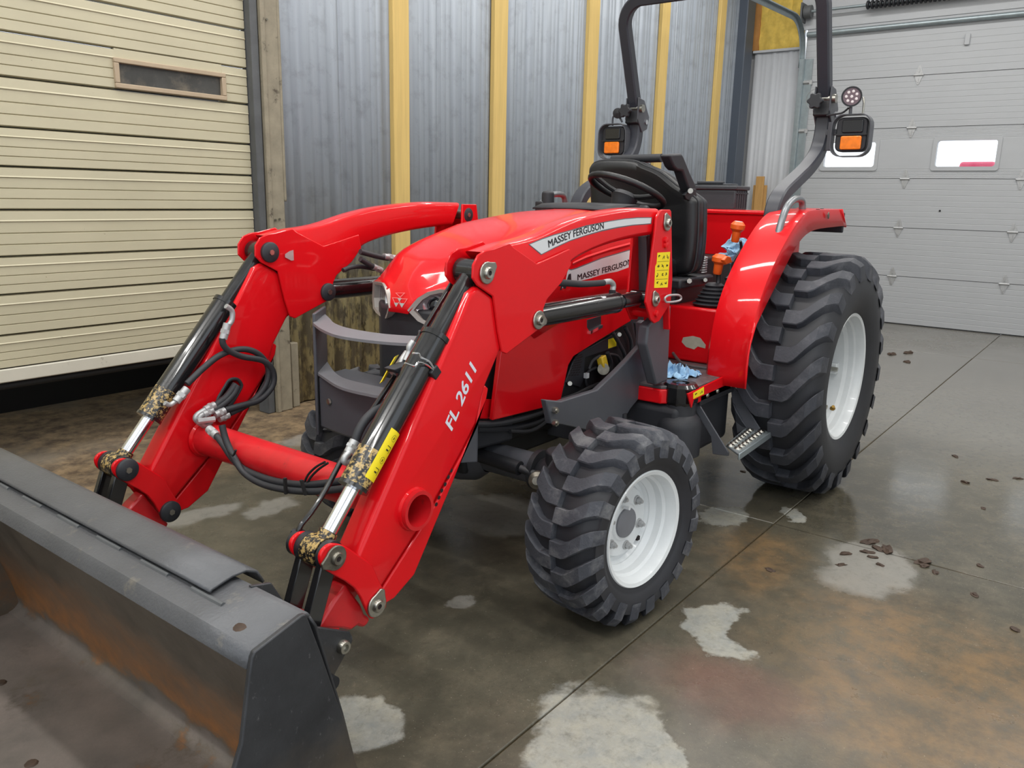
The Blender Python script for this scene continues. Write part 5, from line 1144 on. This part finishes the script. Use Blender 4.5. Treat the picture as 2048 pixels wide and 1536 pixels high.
def wheel(name, parent, c, steer, face, Rt, W, rr, nl, lug_h, lug_w, bend, shoulder, rubm, rimm, dish, dr, hub_r, nuts, nut_r, labelcap):
    """face +1 for the near side"""
    M = Matrix.Translation(Vector(c)) @ Matrix.Rotation(steer, 4, 'Z')
    F = Matrix.Identity(4)
    if face < 0: F = Matrix.Scale(-1, 4, Vector((0, 1, 0)))
    X = M @ F; h = W/2
    car, lug = make_tyre(Rt, W, rr, nl, lug_h, lug_w, bend, shoulder)
    if face < 0:
        pass
    t = car.xf(X).build(name, RUBS, parent, ang=50)
    lug.xf(X).build('tread', rubm, t, ang=28)
    yo = h*0.80
    rim = MB().lathe((0, 0, 0), (0, 1, 0), [(rr+0.004, yo-0.004), (rr+0.010, yo+0.004), (rr+0.006, yo+0.010), (rr-0.006, yo+0.006), (rr-0.014, yo-0.012), (rr-0.016, yo-0.030), (rr-0.024, yo-0.038), (rr-0.025, yo-0.062), (rr-0.040, yo-0.078), (rr-0.042, yo-0.12), (rr-0.042, -h*0.2), (rr-0.02, -h*0.75), (rr+0.004, -h*0.8)], 64)
    rimo = rim.xf(X).build('rim', rimm, t, ang=35)
    MB().lathe((0, 0, 0), (0, 1, 0), dish, 64).xf(X).build('wheel_disc', rimm, t, ang=30)
    return t, X
# front wheels
Rf, Wf, rf = 0.330, 0.270, 0.186
def front(face):
    c = (0.431, 0.71, 0.33) if face > 0 else (0.365, -0.47, 0.33)
    dish = [(0.152, 0.015), (0.146, 0.026), (0.138, 0.014), (0.126, 0.012), (0.116, 0.028), (0.066, 0.032), (0.060, 0.038), (0.0, 0.038)]
    t, X = wheel('front_wheel', T, c, -0.122, face, Rf, Wf, rf, 20, 0.025, 0.050, 0.20, 0.030, RUBF, RIMF, dish, 0, 0, 0, 0, '')
    MB().lathe((0, 0.034, 0), (0, 1, 0), [(0.052, 0), (0.050, 0.010), (0.044, 0.014), (0, 0.015)], 28).xf(X).build('hub_cap', CHARL, t)
    for i in range(6):
        a = 2*math.pi*(i+0.3)/6; q = (0.088*math.cos(a), 0.029, 0.088*math.sin(a))
        MB().lathe(q, (0, 1, 0), [(0.017, 0), (0.016, 0.006), (0.012, 0.007)], 14).cyl((q[0], 0.033, q[2]), (q[0], 0.048, q[2]), 0.0115, n=6).cyl((q[0], 0.048, q[2]), (q[0], 0.056, q[2]), 0.006, n=10).xf(X).build('wheel_nut', ZINCP, t)
    MB().cyl((0.02, 0.045, 0.060), (0.02, 0.066, 0.062), 0.006, n=8).xf(X).build('grease_fitting', DECAL, t)
    MB().cyl((-0.09, 0.02, -0.085), (-0.09, 0.0315, -0.085), 0.010, n=4).xf(X).build('disc_hole', HB, t)
    return t
front(1); front(-1)
Rr, Wr, rr_ = 0.568, 0.375, 0.292
def rear(face):
    c = (-1.268, face*0.783, 0.568)
    dish = [(0.256, -0.035), (0.25, -0.025), (0.21, -0.025), (0.19, -0.04), (0.12, -0.045), (0.10, -0.02), (0.08, 0.0), (0.0, 0.002)]
    t, X = wheel('rear_wheel', T, c, 0, face, Rr, Wr, rr_, 21, 0.038, 0.068, 0.27, 0.040, RUB, RIM, dish, 0, 0, 0, 0, '')
    for i in range(6):
        a = 2*math.pi*(i+0.05)/6; q = Vector((0.234*math.cos(a), 0.02, 0.234*math.sin(a))); rad = Vector((math.cos(a), 0, math.sin(a))); tg = Vector((-math.sin(a), 0, math.cos(a)))
        m3 = Matrix((rad, (0, 1, 0), tg)).transposed()
        MB().box(q+Vector((0, 0.01, 0)), (0.045, 0.045, 0.055), m3).xf(X).build('rim_lug', RIM, t, bevel=0.006)
        MB().cyl(q-rad*0.03+Vector((0, 0.0, 0)), q-rad*0.03+Vector((0, 0.04, 0)), 0.011, n=6).xf(X).build('lug_bolt', ZINC, t)
    for i in range(8):
        a = 2*math.pi*i/8; MB().cyl((0.15*math.cos(a), -0.045, 0.15*math.sin(a)), (0.15*math.cos(a), -0.022, 0.15*math.sin(a)), 0.013, n=6).xf(X).build('wheel_nut', ZINCP, t)
    a = R(-128); MB().cyl((0.255*math.cos(a), 0.07, 0.255*math.sin(a)), (0.235*math.cos(a), 0.075, 0.235*math.sin(a)), 0.008, n=10).lathe((0.252*math.cos(a), 0.07, 0.252*math.sin(a)), (-math.cos(a), 0, -math.sin(a)), [(0.014, 0), (0.012, 0.006), (0, 0.007)], 12).xf(X).build('valve_stem', mat('brass', (150, 120, 60), 0.4, 0.8) if face > 0 else MATS['brass'], t)
    return t
rear(1); rear(-1)

# ================================================================== hydraulic hoses and fittings
def hose(pts, r=0.0105, name='hydraulic_hose', m=HOSE, par=None, n=10, sm=5): return MB().tube(pts, r, n, sm).build(name, m, par or T)
def fit(p, q, r, par, m=ZINCP):
    p, q = Vector(p), Vector(q); b = MB().cyl(p, q, r, n=12).cyl(p.lerp(q, 0.35), p.lerp(q, 0.6), r*1.15, n=6); return b.build('hose_fitting', m, par)
# far side loop
h1 = hose([(1.26,-0.415,0.7517),(1.232,-0.415,0.7718),(1.193,-0.415,0.798),(1.142,-0.415,0.8255),(1.09,-0.415,0.8373),(1.044,-0.415,0.8361),(1.003,-0.415,0.8215),(0.9715,-0.415,0.7959),(0.9518,-0.415,0.761),(0.9522,-0.415,0.7261),(0.9681,-0.415,0.6911),(1.001,-0.415,0.6619),(1.038,-0.415,0.6421),(1.077,-0.415,0.6311),(1.113,-0.415,0.6237)])
h2 = hose([(1.13,-0.405,0.8855),(1.129,-0.405,0.8678),(1.119,-0.405,0.8513),(1.097,-0.405,0.8332),(1.058,-0.405,0.8136),(1.015,-0.405,0.8009),(0.9821,-0.405,0.7896),(0.9525,-0.405,0.7679),(0.9356,-0.405,0.733),(0.9408,-0.405,0.696),(0.9706,-0.405,0.6661),(1.008,-0.405,0.6489),(1.051,-0.405,0.6463),(1.098,-0.405,0.6448),(1.135,-0.405,0.6418)])
fit([(1.302,-0.415,0.7014)][0], [(1.261,-0.415,0.7368)][0], 0.0135, h1); hose([(1.338,-0.418,0.7027),(1.321,-0.418,0.6931),(1.3,-0.418,0.7022)], 0.008, 'steel_elbow', ZINCP, h1)
fit([(1.124,-0.41,0.8816)][0], [(1.104,-0.41,0.9311)][0], 0.0135, h2); hose([(1.096,-0.425,0.987),(1.075,-0.425,0.9683),(1.077,-0.425,0.9382),(1.093,-0.425,0.9198)], 0.009, 'steel_elbow', ZINCP, h2)
fit([(1.121,-0.41,0.6222)][0], [(1.158,-0.41,0.6155)][0], 0.0135, h1); fit([(1.138,-0.405,0.6402)][0], [(1.175,-0.405,0.633)][0], 0.0135, h2)
h3 = hose([(1.08,-0.42,0.7202),(1.096,-0.42,0.702),(1.12,-0.42,0.6804),(1.144,-0.42,0.6692),(1.17,-0.42,0.6536)]+[], 0.0115); h4 = hose([(1.075,-0.415,0.7149),(1.091,-0.415,0.6916),(1.118,-0.415,0.6705),(1.148,-0.415,0.6554),(1.179,-0.415,0.6435)], 0.0115)
fit([(1.167,-0.415,0.6642)][0], [(1.203,-0.415,0.6547)][0], 0.0125, h3); fit([(1.179,-0.41,0.6491)][0], [(1.214,-0.41,0.6412)][0], 0.0125, h4)
MB().tube([(1.203,-0.415,0.6547),(1.231,-0.415,0.6437),(1.239,-0.415,0.6313),(1.23,-0.415,0.6181),(1.21,-0.415,0.601),(1.194,-0.415,0.5899)], 0.009, 10).tube([(1.214,-0.41,0.6425),(1.227,-0.41,0.6361),(1.223,-0.41,0.6175),(1.207,-0.41,0.604),(1.185,-0.41,0.6121)], 0.009, 10).join(
    MB().cyl([(1.242,-0.4,0.6259)][0], [(1.186,-0.39,0.6237)][0], 0.010, n=8)).build('tee_block', ZINCP, h3)
# twin hoses that run along the cross tube to the near cylinder
fit([(1.245,-0.3306,0.6142)][0], [(1.245,-0.2878,0.5994)][0], 0.014, h4)
h5 = hose([(1.245,-0.2931,0.6017),(1.245,-0.2547,0.5764),(1.245,-0.2172,0.5465),(1.245,-0.1615,0.5211),(1.245,-0.0702,0.5146),(1.245,0.0278,0.5203),(1.245,0.1447,0.5406),(1.245,0.2552,0.5731),(1.245,0.339,0.6031)]+[(1.219,0.4,0.6288),(1.144,0.4,0.6599),(1.124,0.4,0.6985),(1.152,0.4,0.7545),(1.197,0.4,0.8055)]); h6 = hose([(1.255,-0.2403,0.647),(1.255,-0.2235,0.6016),(1.255,-0.1858,0.5525),(1.255,-0.1322,0.5125),(1.255,-0.045,0.4993),(1.255,0.0639,0.5084),(1.255,0.1789,0.5305),(1.255,0.2876,0.5631)]+[(1.265,0.405,0.6073),(1.187,0.405,0.6145),(1.12,0.405,0.6522),(1.104,0.405,0.6949),(1.134,0.405,0.7588),(1.183,0.405,0.8106)])
MB().tube([(1.275,-0.1823,0.5792),(1.275,-0.1597,0.5696),(1.275,-0.1422,0.5909)], 0.0035, 6).build('cable_tie', PIT, h5)
for p in ([(1.272,0.0894,0.5546),(1.272,0.0908,0.506)], [(1.272,0.1647,0.5663),(1.272,0.18,0.5251)]): MB().bar(p, (0.004, 0.0, 0), (0, 0.004, 0)).build('cable_tie', PIT, h5)
for dx in (0, 4): MB().tube([Vector(p) for p in [(1.25,0.1443,0.5403),(1.25,0.1663,0.5758),(1.25,0.203,0.608),(1.25,0.2427,0.6316)]] if dx == 0 else [Vector(p) for p in [(1.25,0.1554,0.54),(1.25,0.1794,0.5728),(1.25,0.2158,0.605),(1.25,0.2554,0.6315)]], 0.0035, 6).build('cable_tie', PIT, h6)
# near bucket cylinder plumbing
h7 = hose([(1.197,0.41,0.8073),(1.224,0.41,0.7976),(1.251,0.41,0.7814),(1.272,0.41,0.7589),(1.285,0.41,0.7347)], 0.0125); fit([(1.286,0.41,0.7351)][0], [(1.308,0.41,0.7076)][0], 0.0145, h7); hose([(1.312,0.415,0.7098),(1.326,0.415,0.701),(1.326,0.415,0.689),(1.304,0.415,0.6835)], 0.009, 'steel_elbow', ZINCP, h7)
hose([(1.081,0.42,0.9703),(1.093,0.42,0.9581),(1.095,0.42,0.9446),(1.109,0.42,0.9217)], 0.010, 'steel_elbow', ZINCP, h7)
# near lift cylinder plumbing
h8 = hose([(0.4868,0.46,1.094),(0.3959,0.46,1.085),(0.2998,0.46,1.075),(0.1672,0.46,1.07)], 0.0115); hose([(0.1673,0.46,1.071),(0.1247,0.46,1.072),(0.0996,0.46,1.059),(0.0999,0.46,1.04),(0.1032,0.46,1.029)], 0.0105, 'steel_elbow', ZINCP, h8); MB().cyl([(0.1191,0.47,1.042)][0], [(0.1202,0.47,1.02)][0], 0.0125, n=6).build('hose_fitting', BLK, h8)
# far lift cylinder plumbing against the wall
h9 = hose([(0.5255,-0.4,1.144),(0.4701,-0.4,1.13),(0.4047,-0.4,1.116),(0.3282,-0.4,1.108)]); fit([(0.4046,-0.4,1.12)][0], [(0.3368,-0.4,1.11)][0], 0.013, h9)
h10 = hose([(0.5263,-0.4,1.116),(0.4711,-0.4,1.088),(0.4141,-0.4,1.064)]); fit([(0.4631,-0.4,1.085)][0], [(0.4182,-0.4,1.067)][0], 0.012, h10)
hose([(0.5949,-0.42,1.076),(0.5562,-0.42,1.085),(0.5011,-0.42,1.085),(0.4365,-0.42,1.073)], 0.009)
# ---- bucket level indicator rod ------------------------------------------------------------
rod = MB().tube([(0.8707,0.405,1.177),(0.8856,0.405,1.141),(0.9572,0.405,1.064),(1.058,0.405,0.9599),(1.155,0.405,0.8634),(1.255,0.405,0.7705),(1.317,0.405,0.7061),(1.385,0.405,0.6247),(1.431,0.405,0.5809),(1.463,0.405,0.5577),(1.473,0.405,0.5371)], 0.0075, 10, 3).build('level_rod', BLACK, T)
MB().cyl((PK[0], 0.40, PK[1]), (PK[0], 0.428, PK[1]), 0.026, n=18).build('rod_pivot', BLK, rod)
MB().cyl((PL[0], 0.395, PL[1]), (PL[0], 0.42, PL[1]), 0.033, n=20).cyl((PL[0]-0.0, 0.385, PL[1]+0.02), (PL[0], 0.41, PL[1]+0.02), 0.012, n=8).build('rod_anchor', BLK, rod)
MB().tube([(1.085,0.404,0.9382),(1.115,0.404,0.9122),(1.142,0.404,0.8887)], 0.0115, 10, 0).build('sliding_sleeve', ZINCP, rod)
MB().bar([(1.124,0.4,0.935),(1.149,0.4,0.9071),(1.179,0.4,0.8722)], (0.008, 0.003, 0.0), (0.0, 0.004, 0.003)).build('yellow_scale', YEL, rod)
MB().prism([(1.179,0.9126),(1.114,0.9204),(1.073,0.9395),(1.063,0.9214),(1.118,0.8963),(1.164,0.8995)], 0.405, 0.445).build('rod_clip', PLAS, rod, bevel=0.003)
MB().tube([(1.186,0.522,0.9681),(1.164,0.522,0.9638),(1.157,0.522,0.9536),(1.127,0.522,0.9387),(1.108,0.522,0.9171)], 0.0026, 6, 3).join(MB().tube([(1.214,0.522,0.9465),(1.179,0.522,0.9333),(1.164,0.522,0.9416),(1.132,0.522,0.9289),(1.111,0.522,0.9123)], 0.0026, 6, 3)).build('wire_clamp', CHROME, rod)
MB().box([(1.1,0.515,0.9041)][0], (0.03, 0.02, 0.03), (0, R(40), 0)).build('clamp_bolt', BLK, rod, bevel=0.003)
# warning label on the near bucket cylinder (bent round the barrel)
A_, B_ = P3(PK, YC), P3(PL, YC); dd = (B_-A_).normalized(); vt_ = Vector(cam.location); 
sd = Vector((0, 1, 0)); up_ = dd.cross(sd).normalized()
def barrel(t, ang, r): return A_.lerp(B_, t)+(sd*math.cos(ang)+up_*math.sin(ang))*r
def onbar(t0, t1, a0, a1, r, k=6): return MB().grid([[barrel(t0+(t1-t0)*j/2, R(a0+(a1-a0)*i/k), r) for i in range(k+1)] for j in range(3)])
yl = onbar(0.595, 0.76, -36, 26, 0.0403).build('warning_label', YEL, bc[0])
pg = MB()
for i in range(4):
    t = 0.618+0.037*i; 
    if i % 2: pg.join(onbar(t-0.010, t-0.008, -20, 4, 0.0407)).join(onbar(t-0.010, t+0.010, -20, -17, 0.0407)).join(onbar(t+0.001, t+0.006, -12, 2, 0.0407))
    else:
        for a in range(0, 360, 30): pg.join(onbar(t+0.010*math.cos(R(a))-0.001, t+0.010*math.cos(R(a))+0.001, -8+11*math.sin(R(a))-1.5, -8+11*math.sin(R(a))+1.5, 0.0407, 2))
        pg.join(onbar(t-0.004, t+0.004, -10, -5, 0.0407, 2))
pg.build('pictograms', INK, bc[0], kind='stuff')
# locking pin with ring on the mast
MB().tube([Vector(p) for p in [(-0.1369,0.55,0.9997),(-0.168,0.55,1.006),(-0.2477,0.55,1.001),(-0.274,0.55,0.9881),(-0.2512,0.55,0.9779),(-0.1586,0.55,0.9812),(-0.1381,0.55,0.9907)]], 0.0042, 8, 4, True).build('locking_ring', ZINCP, mast_n)

# ================================================================== loose things
from mathutils import noise as mnoise
def rag(name, size, seed, label, c, fold=9.0, amp=0.022, rot=None, drape=0.0):
    """a crumpled cloth: a folded sheet with sharp creases, both sides, real thickness"""
    n = 34; V = []; F = []; rnd = random.Random(seed); o3 = Vector((seed*3.1, seed*1.7, 0))
    for i in range(n):
        for j in range(n):
            u, v = i/(n-1)-0.5, j/(n-1)-0.5; rr2 = min(1, (u*u+v*v)*4)
            p = Vector((u, v, 0))*fold+o3
            q = abs(mnoise.noise(p*0.55))*1.5+abs(mnoise.noise(p*1.25))*0.8
            dx = mnoise.noise(p*0.6+Vector((9, 0, 0)))*0.30; dy = mnoise.noise(p*0.6+Vector((0, 9, 0)))*0.30
            V.append(((u+dx*0.7)*size[0], (v+dy*0.7)*size[1], (0.15+q*(1-0.75*rr2))*size[2]))
    for i in range(n-1):
        for j in range(n-1): F.append((i*n+j, i*n+j+1, (i+1)*n+j+1, (i+1)*n+j))
    m = min(v[2] for v in V); b = MB().add([(x, y, z-m+0.002) for x, y, z in V], F)
    o = b.build(name, RAG, None, solid=0.002, ang=28); o.location = c
    if rot: o.rotation_euler = rot
    return tag(o, label, 'rag')
rp = [(-0.4826,0.4606,0.645)][0]
rag('rag', (0.17, 0.13, 0.055), 3, 'crumpled blue rag lying on the dark floor mat beside the charcoal mast', (rp[0], rp[1], 0.6285))
rl = [(-1.236,0.385,1.107)][0]
rag('rag', (0.22, 0.14, 0.03), 8, 'blue rag hanging behind the taller orange gear lever beside the fender', (rl[0]-0.01, rl[1], rl[2]), 7.0, rot=(R(72), R(15), R(70)))
# tool box behind the seat on the rear shelf
TBM = mat('tool_box_plastic', (58, 60, 65), 0.5, var=0.06, bump=0.05, bscale=200)
tb = thing('tool_box', 'black plastic tool box with a lid handle standing behind the red seat panel', 'tool box', (-1.64, 0.06, 1.312))
MB().box((-1.64, 0.07, 1.365), (0.17, 0.27, 0.106)).build('body', TBM, tb, bevel=0.008, seg=3)
MB().box((-1.64, 0.07, 1.428), (0.185, 0.285, 0.022)).build('lid', TBM, tb, bevel=0.006, seg=3)
MB().box((-1.64, 0.05, 1.444), (0.10, 0.22, 0.012)).box((-1.60, 0.04, 1.455), (0.03, 0.15, 0.014)).build('handle', TBM, tb, bevel=0.004)
rb_ = MB()
for i in range(5): rb_.box((-1.70+0.03*i, 0.207, 1.368), (0.006, 0.005, 0.09))
rb_.box((-1.64, 0.207, 1.40), (0.16, 0.005, 0.006)).build('rib', TBM, tb)
# clods of mud and leaves dropped on the wet floor
GP = 'mud clods in the cluster on the pale wet patch'
CL = 'dark mud clod in the cluster on the pale wet patch'
clods = [(-0.745, 1.244, 0.03, None), (-0.713, 1.32, 0.034, None), (-0.70, 1.285, 0.022, None), (-0.635, 1.263, 0.02, None), (-0.60, 1.29, 0.016, None), (-0.545, 1.332, 0.014, None), (-0.56, 1.197, 0.02, None), (-0.446, 1.214, 0.018, None),
    (-0.679, 1.456, 0.03, 'flat mud clod right of the pale patch cluster, larger of a pair'), (-0.65, 1.47, 0.02, 'small mud clod touching the larger flat clod right of the cluster'),
    (-0.223, 1.017, 0.017, 'single clod on rusty floor between front wheel and clod cluster'), (-1.848, 1.419, 0.022, 'dark clod on shiny floor right of the rear wheel, nearer the tyre'),
    (-1.986, 1.522, 0.02, 'dark clod on shiny floor right of the rear wheel, farther from it'), (-0.507, 1.664, 0.016, 'small clod on dark wet floor, far right of the cluster'),
    (-0.792, 1.638, 0.014, 'tiny clod on wet floor near the right edge, above the others'), (-0.314, 1.81, 0.015, 'small mud clod, lowest of those near the right edge'), (-0.614, 1.513, 0.016, 'small mud clod just right of the flat pair beside the pale patch'),
    (-1.26, 0.49, 0.014, 'small mud clod on the floor under the tractor step'), (-2.3, 1.3, 0.02, 'mud clod on wet floor behind the rear wheel, farthest back there'), (-2.1, 1.62, 0.02, 'mud clod at the right edge, level with the rear tyre bottom'), (-1.5, 1.55, 0.014, 'tiny clod on glossy floor between rear wheel and right edge'),
    (-5.6, 0.35, 0.05, 'flat mud clod near the white garage door, rearmost of three'), (-5.4, 0.25, 0.045, 'flat mud clod near the white garage door, nearest the tyre'), (-5.1, 0.45, 0.04, 'flat mud clod near the white garage door, rightmost of three')]
for i, (x, y, s, lab) in enumerate(clods):
    rnd = random.Random(i); b = bmesh.new(); bmesh.ops.create_icosphere(b, subdivisions=2, radius=1.0)
    for v in b.verts:
        k = rnd.uniform(0.6, 1.3); v.co = Vector((v.co.x*s*1.3*k, v.co.y*s*0.75*k, (max(v.co.z, -0.3)+0.3)*s*0.3*k))
    me = bpy.data.meshes.new('mud_clod'); b.to_mesh(me); b.free(); me.materials.append(CLOD)
    o = bpy.data.objects.new('mud_clod', me); COL.objects.link(o); o.location = (x, y, 0.0); o.rotation_euler = (0, 0, rnd.uniform(0, 3))
    tag(o, lab or CL, 'mud', None if lab else GP)
